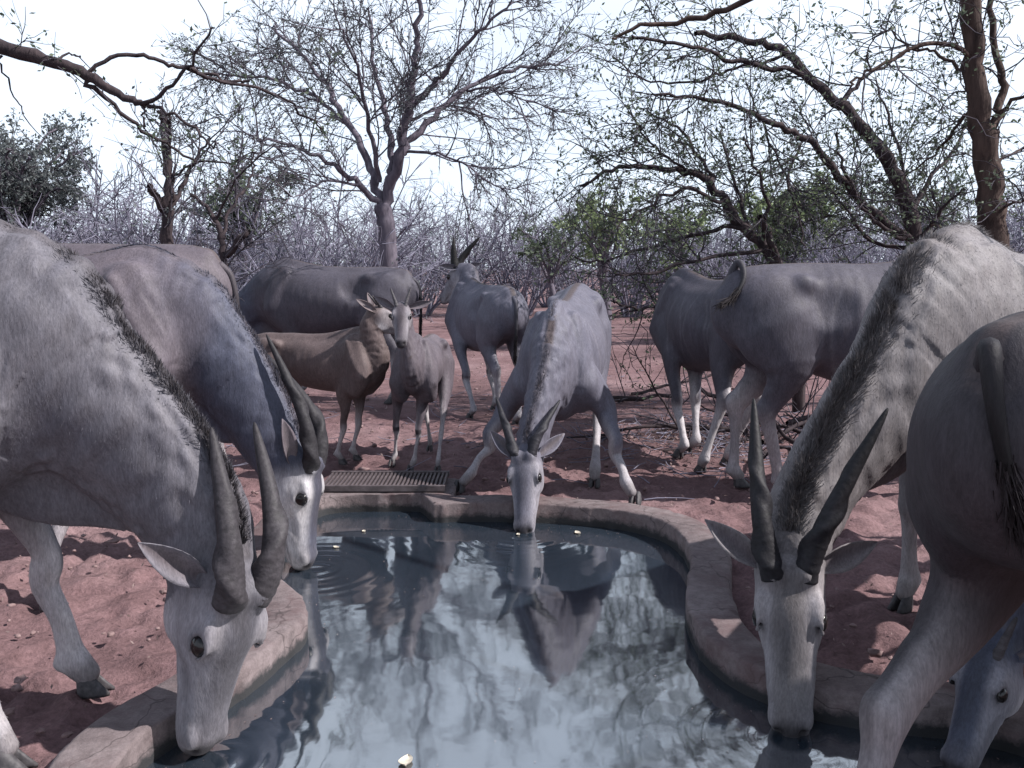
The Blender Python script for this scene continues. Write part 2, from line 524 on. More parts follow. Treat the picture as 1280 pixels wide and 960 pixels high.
def smooth_line(pts, n):
    p = np.asarray(pts, float)
    for _ in range(n):
        q = 0.75 * p[:-1] + 0.25 * p[1:]; r = 0.25 * p[:-1] + 0.75 * p[1:]
        p = np.concatenate([p[:1], np.stack([q, r], 1).reshape(-1, 3), p[-1:]])
    return p

def jitter(pts, rng, amp):
    p = np.array(pts); p[1:-1] += rng.normal(size=p[1:-1].shape) * amp
    return p

def limb(px, y0, y1, rng, amp):
    """limb surveyed from the photograph: picture points, its distance running from y0 to y1"""
    n = len(px)
    pts = [P(a, b, y0 + (y1 - y0) * i / (n - 1)) for i, (a, b) in enumerate(px)]
    return jitter(smooth_line(pts, 2), rng, amp)

def make_tree(name, label, limbs, spec, barkm, twigm, seed, leafm=None, group=None, cat="tree", base=None, rs=1.0):
    """limbs: list of (points, r0, r1)"""
    rng = np.random.RandomState(seed)
    W, TW, LV = Wood(), Wood(), Leaves()
    for pts, r0, r1, grow in limbs:
        t = np.linspace(0, 1, len(pts))
        rad = rs * (r0 + (r1 - r0) * t) * (1 + 0.06 * rng.normal(size=len(pts)))
        W.tube(pts, rad, 9 if r0 > 0.05 else 6)
        if grow: sprout(W, TW, LV if leafm else None, np.asarray(pts), r0, r1, rng, spec)
    o = np.asarray(base if base is not None else limbs[0][0][0], float).copy(); o[2] = 0
    root = empty(name, tuple(o))
    tag(root, label, cat, group)
    link("trunk", W.mesh("trunk", o), barkm, root)
    if TW.n:
        c = link("crown", TW.mesh("crown", o), twigm, root)
        if LV.p:
            lf = link("leaves", LV.mesh("leaves", rng, o), leafm, c); tag(lf, kind="stuff")
    return root

def build_trees():
    rng = np.random.RandomState(5)
    # --- the big spreading bare tree behind the herd
    Y = 13.0
    tr = smooth_line([P(492, 452, Y) - V3(0, 0, 0.1), P(488, 390, Y), P(486, 330, Y), P(484, 290, Y), P(478, 258, Y)], 2)
    L = [(jitter(tr, rng, 0.008), 0.165, 0.115, False)]
    def lb(px, dy, r0, r1, y0=Y): L.append((limb(px, y0, y0 + dy, rng, 0.02), r0, r1, True))
    lb([(478, 260), (497, 202), (508, 151), (513, 118), (521, 67), (524, 30), (520, -40)], -0.6, 0.095, 0.022)
    lb([(499, 195), (511, 175), (544, 141), (581, 111), (622, 91), (669, 81), (712, 78)], 0.9, 0.062, 0.010)
    lb([(513, 134), (534, 114), (555, 91), (575, 64), (602, 38), (640, 0)], -1.0, 0.050, 0.012)
    lb([(478, 262), (472, 232), (457, 198), (437, 158), (417, 121), (400, 95), (370, 60), (340, 35)], 1.0, 0.075, 0.012)
    lb([(488, 215), (489, 188), (481, 144), (471, 101), (464, 60), (460, 10)], 0.8, 0.058, 0.014)
    lb([(476, 258), (450, 232), (430, 215), (395, 192), (350, 178), (315, 170)], -0.9, 0.055, 0.010)
    lb([(474, 228), (464, 168), (454, 111), (444, 77), (425, 30)], -1.3, 0.045, 0.012)
    lb([(437, 158), (400, 125), (350, 100), (300, 92), (262, 96)], 0.4, 0.035, 0.008, Y + 0.5)
    lb([(505, 190), (545, 190), (585, 205), (615, 235)], -1.2, 0.026, 0.006)
    lb([(581, 111), (620, 110), (655, 125), (680, 155)], -0.8, 0.022, 0.005, Y + 0.5)
    lb([(513, 150), (560, 130), (610, 140), (640, 170)], 1.5, 0.022, 0.005)
    lb([(450, 232), (415, 225), (385, 235), (360, 250)], -1.2, 0.024, 0.006, Y - 0.3)
    spec = [(4.0, 0.7, 1.6, 18, 50, 0.013, 6, 0.12, 0.00, 0.12, 2.0, 0.05), (8.0, 0.35, 0.9, 18, 55, 0.0068, 4, 0.14, -0.025, 0.08, 3.0, 0.05), (6.5, 0.18, 0.42, 20, 60, 0.0050, 3, 0.16, -0.02, 0.05, 2.2, 0.045)]
    make_tree("bare_tree", "tall spreading leafless tree with forked grey trunk rising behind the herd", L, spec, M["greybark"], M["darktwig"], 41, M["greyleaf"])
    # --- slim dark tree on the left
    L = []
    Y = 9.2
    def lc(px, dy, r0, r1, grow=True, y0=None): L.append((limb(px, Y if y0 is None else y0, (Y if y0 is None else y0) + dy, rng, 0.012), r0, r1, grow))
    lc([(206, 500), (207, 400), (208, 315), (208, 265), (211, 230), (208, 190), (205, 150), (200, 138)], 0, 0.085, 0.028)
    lc([(208, 268), (196, 250), (186, 232)], -0.2, 0.045, 0.030, False)
    lc([(209, 262), (222, 248), (235, 215), (246, 200), (262, 170)], 0.4, 0.034, 0.010)
    lc([(208, 200), (214, 165), (212, 142)], -0.3, 0.026, 0.012)
    lc([(208, 225), (245, 200), (285, 205), (320, 190)], -0.3, 0.016, 0.005)
    spec = [(4.0, 0.4, 1.2, 30, 70, 0.010, 6, 0.16, -0.01, 0.25, 1.5, 0.045), (6, 0.2, 0.6, 25, 65, 0.0055, 4, 0.18, -0.02, 0.1, 2.0, 0.045), (3, 0.12, 0.3, 25, 65, 0.004, 3, 0.18, -0.02, 0.1, 1.5, 0.045)]
    make_tree("thorn_tree", "slim blackish broken-topped tree standing behind the two drinking bulls", L, spec, M["bark"], M["darktwig"], 43, M["greyleaf"])
    # --- small forked dead tree beside it
    L = []; Y = 8.6
    lc([(283, 500), (283, 400), (281, 325), (277, 295), (268, 272), (250, 250), (237, 243)], 0, 0.05, 0.012)
    lc([(281, 322), (296, 305), (310, 289)], -0.1, 0.042, 0.030, False)
    lc([(278, 300), (285, 265), (305, 240), (318, 215), (315, 190)], 0.5, 0.022, 0.007)
    lc([(270, 275), (285, 245), (300, 215), (345, 180)], -0.4, 0.016, 0.005)
    make_tree("dead_tree", "small forked dead tree with a broken stub near the spreading tree", L, spec, M["bark"], M["darktwig"], 44)
    # --- branch reaching in from a tree beyond the left edge
    L = []; Y = 6.2
    x0 = P(-420, 335, Y)[0]
    L.append((smooth_line([V3(x0, Y + 0.2, -0.1), V3(x0 + 0.05, Y + 0.2, 1.2), V3(x0 + 0.15, Y + 0.1, 2.3), V3(x0 + 0.5, Y, 2.9)], 2), 0.15, 0.08, False))
    tip = V3(x0 + 0.5, Y, 2.9)
    pts = [tip] + [P(a, b, Y) for a, b in [(-60, 45), (0, 59), (67, 77), (104, 91), (144, 116), (178, 131)]]
    L.append((jitter(smooth_line(pts, 2), rng, 0.006), 0.065, 0.020, True))
    lc([(104, 90), (144, 71), (181, 69), (215, 80), (235, 86), (275, 96), (312, 101)], 0.4, 0.016, 0.010)
    lc([(178, 131), (203, 118), (232, 86), (252, 60), (268, 35)], -0.2, 0.018, 0.006)
    lc([(110, 100), (148, 138), (181, 165), (207, 182), (245, 200)], 0.5, 0.020, 0.008)
    lc([(178, 131), (215, 138), (249, 165), (270, 182)], -0.3, 0.014, 0.005)
    lc([(67, 77), (92, 66), (100, 70)], 0.2, 0.010, 0.006)
    lc([(0, 70), (8, 100), (22, 130), (30, 145)], 0.2, 0.008, 0.003)
    lc([(235, 86), (270, 100), (330, 110), (370, 135), (405, 160)], 0.6, 0.016, 0.006)
    lc([(178, 131), (180, 150), (180, 160)], 0.1, 0.010, 0.008, False)
    spec2 = [(3.6, 0.2, 0.8, 30, 75, 0.0050, 5, 0.18, -0.01, 0.42, 4, 0.04), (6, 0.12, 0.4, 25, 65, 0.0032, 4, 0.2, -0.02, 0.1, 4.5, 0.04)]
    make_tree("overhanging_tree", "dark crooked bough reaching across pale sky above the drinking bulls", L, spec2, M["bark"], M["darktwig"], 45, M["olive"])
    # --- thick brown trunk on the right
    L = []; Y = 7.2
    lc([(1246, 520), (1244, 420), (1241, 300), (1238, 240), (1230, 180), (1221, 120), (1216, 60), (1214, 0), (1212, -60)], 0, 0.125, 0.062)
    lc([(1238, 165), (1250, 130), (1254, 100), (1246, 60), (1240, 20), (1238, -40)], 0.3, 0.035, 0.022)
    lc([(1218, 75), (1190, 56), (1160, 53), (1120, 68), (1085, 90), (1062, 108)], -0.5, 0.022, 0.008)
    lc([(1222, 110), (1195, 80), (1165, 60), (1140, 62), (1108, 40)], 0.5, 0.018, 0.006)
    lc([(1216, 135), (1195, 160), (1170, 190), (1130, 225)], 0.6, 0.018, 0.006)
    lc([(1252, 140), (1275, 120), (1310, 105)], -0.3, 0.02, 0.008)
    lc([(1236, 220), (1262, 190), (1290, 185)], 0.3, 0.016, 0.006)
    lc([(1243, 270), (1270, 250), (1300, 245)], -0.4, 0.014, 0.005)
    lc([(1240, 286), (1210, 288), (1185, 285), (1165, 280)], 0.4, 0.020, 0.008)
    spec3 = [(7.0, 0.4, 1.25, 25, 70, 0.0080, 7, 0.20, -0.012, 0.12, 3.0, 0.045), (7.0, 0.2, 0.65, 25, 65, 0.0044, 5, 0.24, -0.02, 0.08, 3.6, 0.045), (3.5, 0.12, 0.3, 25, 65, 0.0032, 3, 0.2, -0.02, 0.1, 2.6, 0.042)]
    make_tree("brown_tree", "thick brown tree trunk rising past the mane of the head-on eland", L, spec3, M["brownbark"], M["darktwig"], 46, M["olive"])
    # --- leaning many-stemmed thorn tree
    L = []; Y = 8.6
    lc([(1150, 520), (1148, 400), (1146, 330), (1142, 285), (1128, 235), (1108, 195), (1080, 160), (1050, 132), (1015, 98), (990, 70), (960, 55), (915, 48), (870, 42)], 0, 0.075, 0.016)
    lc([(1142, 300), (1110, 280), (1080, 255), (1045, 215), (1015, 175), (980, 160), (950, 145), (905, 128), (860, 118), (820, 120)], -0.8, 0.036, 0.008)
    lc([(1138, 270), (1160, 225), (1195, 185), (1215, 150)], 0.5, 0.020, 0.008)
    lc([(1140, 290), (1128, 300), (1095, 280), (1068, 245), (1050, 205), (1046, 165)], -0.5, 0.020, 0.007)
    lc([(1142, 310), (1100, 310), (1070, 285), (1055, 255), (1020, 220)], 0.8, 0.018, 0.006)
    lc([(1142, 300), (1135, 250), (1130, 200), (1110, 150), (1095, 100)], 0.7, 0.018, 0.006)
    lc([(1144, 310), (1165, 280), (1185, 250), (1205, 235)], -0.4, 0.018, 0.006)
    lc([(1010, 92), (960, 85), (920, 78), (880, 60), (840, 48), (790, 45)], -0.7, 0.020, 0.008, True, 8.3)
    lc([(980, 68), (950, 80), (915, 85), (880, 100), (840, 105), (800, 100), (765, 70)], 0.3, 0.014, 0.005)
    lc([(1000, 180), (980, 230), (1000, 265), (1006, 310)], -0.5, 0.012, 0.005)
    lc([(950, 145), (965, 185), (985, 225), (1003, 260)], 0.5, 0.010, 0.004)
    lc([(1050, 132), (1070, 105), (1110, 80), (1150, 55)], 0.5, 0.018, 0.006)
    make_tree("leaning_thorn_tree", "leaning many-stemmed thorn tree arching over the dark broadside eland", L, spec3, M["bark"], M["darktwig"], 47, M["olive"], rs=1.3)
    # --- second arching thorn bush whose stem leaves the ground further left
    L = []; Y = 8.3
    lc([(1000, 520), (990, 400), (966, 318), (935, 290), (910, 262), (894, 232), (872, 216), (845, 212), (800, 205), (760, 215), (725, 232)], 0, 0.050, 0.008)
    lc([(980, 340), (968, 310), (956, 285), (950, 270)], -0.3, 0.030, 0.016, False)
    lc([(905, 255), (870, 235), (840, 240), (800, 260), (765, 290)], -0.6, 0.016, 0.005)
    lc([(930, 285), (890, 285), (850, 300), (800, 310), (750, 330), (715, 320)], 0.4, 0.018, 0.005)
    lc([(960, 312), (900, 320), (850, 330), (800, 345), (755, 340)], -0.8, 0.018, 0.005)
    lc([(975, 345), (900, 350), (840, 375), (790, 390), (765, 375)], -1.0, 0.018, 0.005)
    lc([(892, 228), (870, 190), (850, 160), (830, 150), (800, 135)], 0.5, 0.014, 0.005)
    lc([(860, 214), (830, 195), (800, 165), (785, 130)], -0.5, 0.012, 0.004)
    lc([(940, 295), (925, 240), (905, 190), (900, 150)], 0.8, 0.016, 0.005)
    lc([(955, 305), (960, 250), (940, 200), (930, 170)], -0.6, 0.016, 0.005)
    make_tree("arching_thorn_bush", "dark thorn bush arching low over open ground beside the drinking cow", L, spec3, M["bark"], M["darktwig"], 48, M["olive"], rs=1.3)

    # --- leafy tree added mostly out of view, crown shaped to shadow the nearest eland
    rg = np.random.RandomState(90)
    L = [(smooth_line([V3(5.6, 1.6, -0.1), V3(5.5, 1.65, 1.4), V3(5.2, 1.8, 2.6), V3(4.9, 1.95, 3.4)], 2), 0.20, 0.13, False)]
    b0 = V3(4.9, 1.95, 3.35)
    for i in range(11):
        e = V3(rg.uniform(3.2, 6.6), rg.uniform(-1.2, 1.1), rg.uniform(4.3, 5.8))
        L.append((jitter(smooth_line([b0, b0 * 0.5 + e * 0.5 + V3(0, 0, 0.5), e], 2), rg, 0.04), 0.06, 0.012, True))
    e = P(800, 32, 4.6)
    L.append((jitter(smooth_line([b0, V3(3.2, 3.4, 3.7), P(930, 10, 4.5), P(870, 22, 4.6), e, P(765, 48, 4.6)], 2), rg, 0.01), 0.026, 0.005, False))
    q = L[-1][0]; L.append((q[-9:], 0.012, 0.006, True))
    sp = [(2.6, 0.5, 1.2, 25, 65, 0.012, 5, 0.16, 0.0, 0.3, 3, 0.07), (4.5, 0.25, 0.6, 25, 65, 0.006, 4, 0.18, -0.02, 0.1, 5, 0.065)]
    make_tree("added_shade_tree", "leafy tree added mostly out of view to shadow the nearest eland, dark leaf clusters against sky", L, sp, M["brownbark"], M["darktwig"], 91, M["olive"])
    # --- leafy trees seen through the branches
    def leafy(name, label, px, py_top, Y, wpx, leafm, twigm, seed, dens=1.0, n=11, lsz=0.07):
        rg = np.random.RandomState(seed)
        x = P(px, 335, Y)[0]
        top = P(px, py_top, Y)[2]; rad = wpx / FPX * Y / 2
        Ls = [(smooth_line([V3(x, Y, -0.1), V3(x + 0.06, Y, top * 0.25), V3(x - 0.03, Y + 0.05, top * 0.42)], 2), 0.09, 0.06, False)]
        b0 = V3(x - 0.03, Y + 0.05, top * 0.40)
        for i in range(n):
            az = 2 * math.pi * i / n + rg.uniform(-0.3, 0.3); rr = rad * rg.uniform(0.35, 0.95)
            e = V3(x + math.cos(az) * rr, Y + math.sin(az) * rr, top * rg.uniform(0.70, 0.98) - 0.18 * rr)
            m = b0 * 0.5 + e * 0.5 + V3(0, 0, 0.12 * top)
            Ls.append((jitter(smooth_line([b0, m, e], 2), rg, 0.03), 0.035, 0.009, True))
        sp = [(3.2 * dens, 0.35, 0.8, 25, 65, 0.009, 5, 0.16, 0.0, 0.25, 8, lsz), (5 * dens, 0.2, 0.45, 25, 65, 0.005, 4, 0.18, 0.0, 0.1, 16, lsz)]
        return make_tree(name, label, Ls, sp, M["greybark"], twigm, seed, leafm)
    leafy("leafy_tree", "olive green leafy tree showing through the leaning thorn tree's stems", 990, 222, 16.0, 140, M["green"], M["twig"], 61, 1.5, 14, 0.095)
    leafy("leafy_tree", "pale yellow-green acacia at the thicket's edge above the drinking cow", 757, 238, 15.0, 100, M["green"], M["twig"], 62, 1.1, 10, 0.085)
    leafy("leafy_bush", "pale green leafy bush standing between the acacia and the arching thorn bush", 850, 248, 17.5, 110, M["green"], M["twig"], 66, 1.0, 10, 0.09)
    leafy("leafy_bush", "low greyish green bush behind the black-horned eland", 690, 272, 20.0, 120, M["olive"], M["twig"], 67, 1.0, 10, 0.09)
    leafy("feathery_tree", "feathery dark grey tree with dense vase crown above the pale bull's back", 18, 122, 13.5, 290, M["greyleaf"], M["darktwig"], 63, 2.0, 24, 0.06)
    leafy("leafy_tree", "sparse olive tree between the slim dark tree and the spreading tree", 305, 180, 15.0, 120, M["olive"], M["twig"], 64, 1.2, 11, 0.07)
    leafy("leafy_tree", "small olive tree behind the thick brown trunk", 1150, 210, 15.0, 150, M["olive"], M["twig"], 65, 1.2, 11, 0.075)

    # --- grey leafless thicket: variants shared between individuals
    protos = []
    for sd in range(6):
        rg = np.random.RandomState(80 + sd)
        W, TW, LV = Wood(), Wood(), Leaves()
        ns = 13
        for i in range(ns):
            az = 2 * math.pi * i / ns + rg.uniform(-0.3, 0.3); tilt = rg.uniform(0.1, 0.75)
            q = wander(V3(math.cos(az) * 0.1, math.sin(az) * 0.1, -0.05), V3(math.cos(az) * tilt, math.sin(az) * tilt, 1), rg.uniform(1.5, 2.7), 8, rg, 0.12, 0.0)
            W.tube(q, np.linspace(0.024, 0.006, len(q)), 4)
            sprout(W, TW, LV, q, 0.02, 0.006, rg, [(5.0, 0.4, 0.95, 20, 60, 0.0085, 5, 0.15, 0.0, 0.12, 0.5, 0.05), (5.5, 0.2, 0.5, 20, 60, 0.0055, 3, 0.18, 0.0, 0.1, 0.7, 0.05), (2.5, 0.12, 0.25, 20, 60, 0.004, 2, 0.18, 0.0, 0.1, 0.4, 0.05)])
        protos.append((W.mesh("stems"), TW.mesh("twigs"), LV.mesh("leaves", rg)))
    marks = [(20, 'the feathery dark tree'), (207, 'the slim dark tree'), (400, 'the broadside bull'), (487, 'the forked grey trunk'), (600, 'the black-horned eland'), (757, 'the arching thorn bush'), (980, 'the dark broadside eland'), (1140, 'the leaning thorn tree'), (1250, 'the thick brown trunk')]
    k = 0
    rows = [(12.2, 1.0), (14.6, 1.02), (17.5, 1.08), (21.5, 1.15), (25.5, 1.35), (31, 1.5)]
    for ri, (Yr, sc) in enumerate(rows):
        half = Yr * 0.66 + 2.0; step = 1.75 * sc * (1.0 if ri < 4 else 0.62)
        x = -half + rng.uniform(0, step)
        while x < half:
            pxx = 640 + x / Yr * FPX
            skip = (ri == 0 and 520 < pxx < 1010) or (ri == 1 and 520 < pxx < 860) or (ri == 2 and 530 < pxx < 830) or (ri == 3 and 545 < pxx < 800)
            if not skip:
                st, tw, lv = protos[k % 6]
                o = empty("leafless_bush", (x, Yr + rng.uniform(-0.9, 0.9), 0), rng.uniform(0, 6.28))
                q = sc * rng.uniform(0.75, 1.12) * (1.22 if ri in (1, 2, 3) and pxx < 470 else 1.0) * (0.85 if ri < 2 and 520 < pxx < 720 else 1.0)
                o.scale = (q * 1.15, q * 1.15, q * rng.uniform(0.9, 1.1))
                near = min(marks, key=lambda m: abs(m[0] - pxx))[1]
                rank = ("front", "second", "third", "fourth", "fifth", "farthest")[ri]
                tag(o, "leafless grey twiggy bush in the thicket's %s rank, behind %s" % (rank, near), "bush", "thicket bushes, %s rank behind %s" % (rank, near))
                link("trunk", st, M["twig"], o)
                c = link("crown", tw, M["twig"], o)
                tag(link("leaves", lv, M["greyleaf"], c), kind="stuff")
                k += 1
            x += step * rng.uniform(0.75, 1.25)

    # --- dead branches lying about on the right
    proto = []
    for sd in range(4):
        rg = np.random.RandomState(120 + sd)
        W, TW = Wood(), Wood()
        q = wander(V3(0, 0, 0.03), V3(1, 0, 0.16), 1.5, 9, rg, 0.14, -0.012)
        q[:, 2] = np.maximum(q[:, 2], 0.015)
        W.tube(q, np.linspace(0.020, 0.006, len(q)), 5)
        sprout(W, TW, None, q, 0.02, 0.006, rg, [(6.0, 0.3, 0.75, 30, 75, 0.0075, 5, 0.16, -0.02, 0.08, 0, 0), (4.0, 0.15, 0.35, 30, 70, 0.004, 3, 0.2, -0.02, 0.1, 0, 0)])
        proto.append((W.mesh("stem"), TW.mesh("twigs") if TW.n else None))
    spots = [(935, 520, 7.0, 160, 1.0), (955, 505, 6.6, 40, 0.9), (975, 530, 6.9, 200, 0.9), (1000, 520, 6.5, 110, 0.8), (985, 500, 7.4, 20, 1.0), (960, 535, 6.3, 250, 0.7), (1015, 500, 7.0, 75, 0.9), (925, 490, 7.8, 330, 1.0),
             (805, 470, 8.8, 175, 0.95), (790, 462, 9.2, 20, 0.8), (840, 465, 9.0, 190, 0.9), (870, 540, 7.0, 185, 0.55), (815, 545, 7.1, 10, 0.45), (1040, 540, 6.6, 140, 0.8), (1000, 545, 6.2, 95, 0.7), (900, 470, 8.9, 200, 1.0)]
    for i, (a, b, Y, rot, sc) in enumerate(spots):
        st, tw = proto[i % 4]
        x = P(a, b, Y)[0]
        o = empty("dead_branch", (x, Y, 0), math.radians(rot)); o.scale = (sc, sc, sc * 1.25)
        pile = a > 900
        tag(o, "dry dead branch tangled in the brush pile behind the head-on eland" if pile else "thin dead branch lying on bare soil beyond the trough", "branch", "branches of the brush pile" if pile else "branches lying on the soil")
        link("stem", st, M["bark"], o); link("twigs", tw, M["darktwig"], o)
build_trees()

# ------------------------------------------------------------------ grate and litter
def box_mesh(name, sx, sy, sz, bev=0.002):
    x, y, z, b = sx / 2, sy / 2, sz, bev
    v = [(-x, -y, 0), (x, -y, 0), (x, y, 0), (-x, y, 0), (-x, -y, z - b), (x, -y, z - b), (x, y, z - b), (-x, y, z - b), (-x + b, -y + b, z), (x - b, -y + b, z), (x - b, y - b, z), (-x + b, y - b, z)]
    f = [(3, 2, 1, 0), (0, 1, 5, 4), (1, 2, 6, 5), (2, 3, 7, 6), (3, 0, 4, 7), (4, 5, 9, 8), (5, 6, 10, 9), (6, 7, 11, 10), (7, 4, 8, 11), (8, 9, 10, 11)]
    return mesh_from(name, v, f, False)

def build_grate():
    z = 0.062
    a, b = G(398, 608, z + 0.03), G(556, 608, z + 0.03)
    y0, y1 = a[1], G(470, 589, z + 0.03)[1]
    x0, x1 = a[0], b[0]
    cx, cy = (x0 + x1) / 2, (y0 + y1) / 2
    W_, D_ = x1 - x0, y1 - y0
    r = empty("metal_grate", (cx, cy, z))
    tag(r, "flat slotted metal grate lying on the back corner of the trough", "grate")
    for yy in (-D_ / 2 + 0.012, D_ / 2 - 0.012):
        link("frame_bar", box_mesh("frame_bar", W_, 0.024, 0.034), M["metal"], r, (0, yy, 0))
    n = 30
    bar = box_mesh("bar", W_ / n * 0.50, D_ - 0.05, 0.026); bar.materials.append(M["metal"])
    for i in range(n):
        link("bar", bar, None, r, (-W_ / 2 + (i + 0.5) * W_ / n, 0, 0.003))
    root = bpy.data.objects["drinking_trough"]
    sl = box_mesh("slab", W_ + 0.10, D_ - 0.02, 0.30, 0.012)
    link("grate_slab", sl, M["concrete"], root, (cx, cy - 3.3 + 0.06, -0.262))
build_grate()

def build_litter():
    rng = np.random.RandomState(77)
    # stones
    import itertools
    vs_, fs_ = [], []
    ico_v = []
    for i in range(4):
        for j in range(6):
            ph = math.pi * (i + 0.5) / 4; th = 2 * math.pi * j / 6
            ico_v.append((math.sin(ph) * math.cos(th), math.sin(ph) * math.sin(th), math.cos(ph)))
    ico_v = np.array(ico_v)
    ico_f = [(i * 6 + j, i * 6 + (j + 1) % 6, (i + 1) * 6 + (j + 1) % 6, (i + 1) * 6 + j) for i in range(3) for j in range(6)]
    cap = [(0, 5, 4, 3), (0, 3, 2, 1), (18, 19, 20, 21), (18, 21, 22, 23)]
    F0 = np.array([f[::-1] for f in ico_f] + [c[::-1] for c in cap])
    n = 1700
    Y = rng.uniform(2.0, 14, n) ; X = rng.uniform(-1, 1, n) * (Y * 0.62 + 0.5)
    out = offset_poly(POOL, 0.25)
    ok = ~inside_poly(X, Y, out)
    X, Y = X[ok], Y[ok]; n = len(X)
    sz = np.minimum(rng.gamma(1.6, 0.0045, n) + 0.003, 0.019)
    V = ico_v[None] * (1 + 0.28 * rng.normal(size=(n, 24, 1))) * sz[:, None, None] * np.stack([rng.uniform(0.8, 1.5, n), rng.uniform(0.8, 1.3, n), rng.uniform(0.45, 0.8, n)], 1)[:, None, :]
    V += np.stack([X, Y, np.full(n, 0.0) + sz * 0.2 - 0.004], 1)[:, None, :]
    F = (F0[None] + np.arange(n)[:, None, None] * 24).reshape(-1, 4)
    tag(link("pebbles", mesh_from("pebbles", V.reshape(-1, 3), F, False), M["stone"]), "small pale pebbles and clods strewn over the red soil", "pebbles", kind="stuff")
    # dry leaves and twig bits
    LV = Leaves()
    n = 5200
    Y = rng.uniform(2.0, 15, n); X = rng.uniform(-1, 1, n) * (Y * 0.62 + 0.5)
    m = rng.rand(n) < 0.35
    X[m] = rng.normal(1.5, 0.55, m.sum()); Y[m] = rng.normal(6.9, 0.55, m.sum())
    ok = ~inside_poly(X, Y, out)
    for x, y in zip(X[ok], Y[ok]): LV.add(V3(x, y, 0.012), rng.uniform(0.012, 0.016 + 0.003 * y))
    tag(link("leaf_litter", LV.mesh("leaf_litter", rng, (0, 0, 0), 0.4), M["dryleaf"]), "dry leaf bits scattered on the soil", "litter", kind="stuff")
    W = Wood()
    for _ in range(700):
        y = rng.normal(6.9, 0.6); x = rng.normal(1.7, 0.75)
        if rng.rand() < 0.4: y = rng.uniform(5.4, 12); x = rng.uniform(-0.6, 0.6) * y
        if inside_poly(np.array([x]), np.array([y]), out)[0]: continue
        a = rng.uniform(0, math.pi)
        q = wander(V3(x, y, 0.012), V3(math.cos(a), math.sin(a), 0.03), rng.uniform(0.08, 0.4), 4, rng, 0.12, -0.01)
        W.tube(q, np.linspace(0.004, 0.002, 5), 3)
    tag(link("twig_litter", W.mesh("twig_litter"), M["twig"]), "broken grey twigs littering the ground by the brush pile", "litter", kind="stuff")
build_litter()

# ------------------------------------------------------------------ implicit-surface animal builder
class Tube:
    """a limb or trunk: centres, lateral and dorsal radii along a smooth line"""
    def __init__(self, name, st, lat, k=0.05, dens=4, grp=0):
        pos = np.array([s[0] for s in st], float)
        r = np.array([[s[1], s[2]] for s in st], float)
        lat = np.asarray(lat, float)
        if lat.ndim == 1: lat = np.repeat(lat[None], len(st), 0)
        self.name, self.k, self.grp = name, k, grp
        n = len(pos)
        ts = np.linspace(0, n - 1, (n - 1) * dens + 1) if n > 1 else np.array([0.0])
        def cr(a):
            out = []
            for t in ts:
                i = min(int(t), n - 2); u = t - i
                p0, p1, p2, p3 = a[max(i - 1, 0)], a[i], a[i + 1], a[min(i + 2, n - 1)]
                out.append(0.5 * (2 * p1 + (p2 - p0) * u + (2 * p0 - 5 * p1 + 4 * p2 - p3) * u * u + (3 * p1 - p0 - 3 * p2 + p3) * u ** 3))
            return np.array(out)
        self.c = cr(pos); self.r = np.maximum(cr(r), 0.004); L = cr(lat)
        T = np.gradient(self.c, axis=0); T /= np.linalg.norm(T, axis=1)[:, None] + 1e-9
        L = L - T * np.sum(L * T, 1)[:, None]; L /= np.linalg.norm(L, axis=1)[:, None] + 1e-9
        self.T, self.L, self.U = T, L, np.cross(T, L)
        self.t = ts / max(n - 1, 1)
    def seg(self, X, i):
        a, b = self.c[i], self.c[i + 1]
        ab = b - a; l2 = ab @ ab + 1e-12
        d = X - a.astype(np.float32)
        t = np.clip((d @ ab.astype(np.float32)) / l2, 0, 1)
        off = d - t[..., None] * ab.astype(np.float32)
        f32 = np.float32
        ou0 = off @ self.U[i].astype(f32); ol0 = off @ self.L[i].astype(f32)
        ou1 = off @ self.U[i + 1].astype(f32); ol1 = off @ self.L[i + 1].astype(f32)
        ou = ou0 + (ou1 - ou0) * t; ol = ol0 + (ol1 - ol0) * t
        r1 = self.r[i, 0] + (self.r[i + 1, 0] - self.r[i, 0]) * t
        r2 = self.r[i, 1] + (self.r[i + 1, 1] - self.r[i, 1]) * t
        ow = off @ unit(ab).astype(f32)
        rw = np.minimum(r1, r2) * 0.9
        k0 = np.sqrt((ou / r2) ** 2 + (ol / r1) ** 2 + (ow / rw) ** 2)
        k1 = np.sqrt((ou / r2 ** 2) ** 2 + (ol / r1 ** 2) ** 2 + (ow / rw ** 2) ** 2) + 1e-6
        dd = np.where(k0 < 1e-3, -np.minimum(r1, r2), k0 * (k0 - 1) / k1)
        return dd.astype(f32), t, ou / r2, ol / r1

class Blob:
    def __init__(self, c, r, ax=None, k=0.04, sub=False):
        self.c = np.asarray(c, float); self.r = np.asarray(r, float)
        self.ax = np.eye(3) if ax is None else np.asarray(ax, float)     # rows = axes
        self.k, self.sub = k, sub
    def ev(self, X):
        q = (X - self.c.astype(np.float32)) @ self.ax.T.astype(np.float32)
        k0 = np.sqrt(np.sum((q / self.r.astype(np.float32)) ** 2, -1))
        k1 = np.sqrt(np.sum((q / (self.r ** 2).astype(np.float32)) ** 2, -1)) + 1e-6
        return np.where(k0 < 1e-3, -self.r.min(), k0 * (k0 - 1) / k1).astype(np.float32)

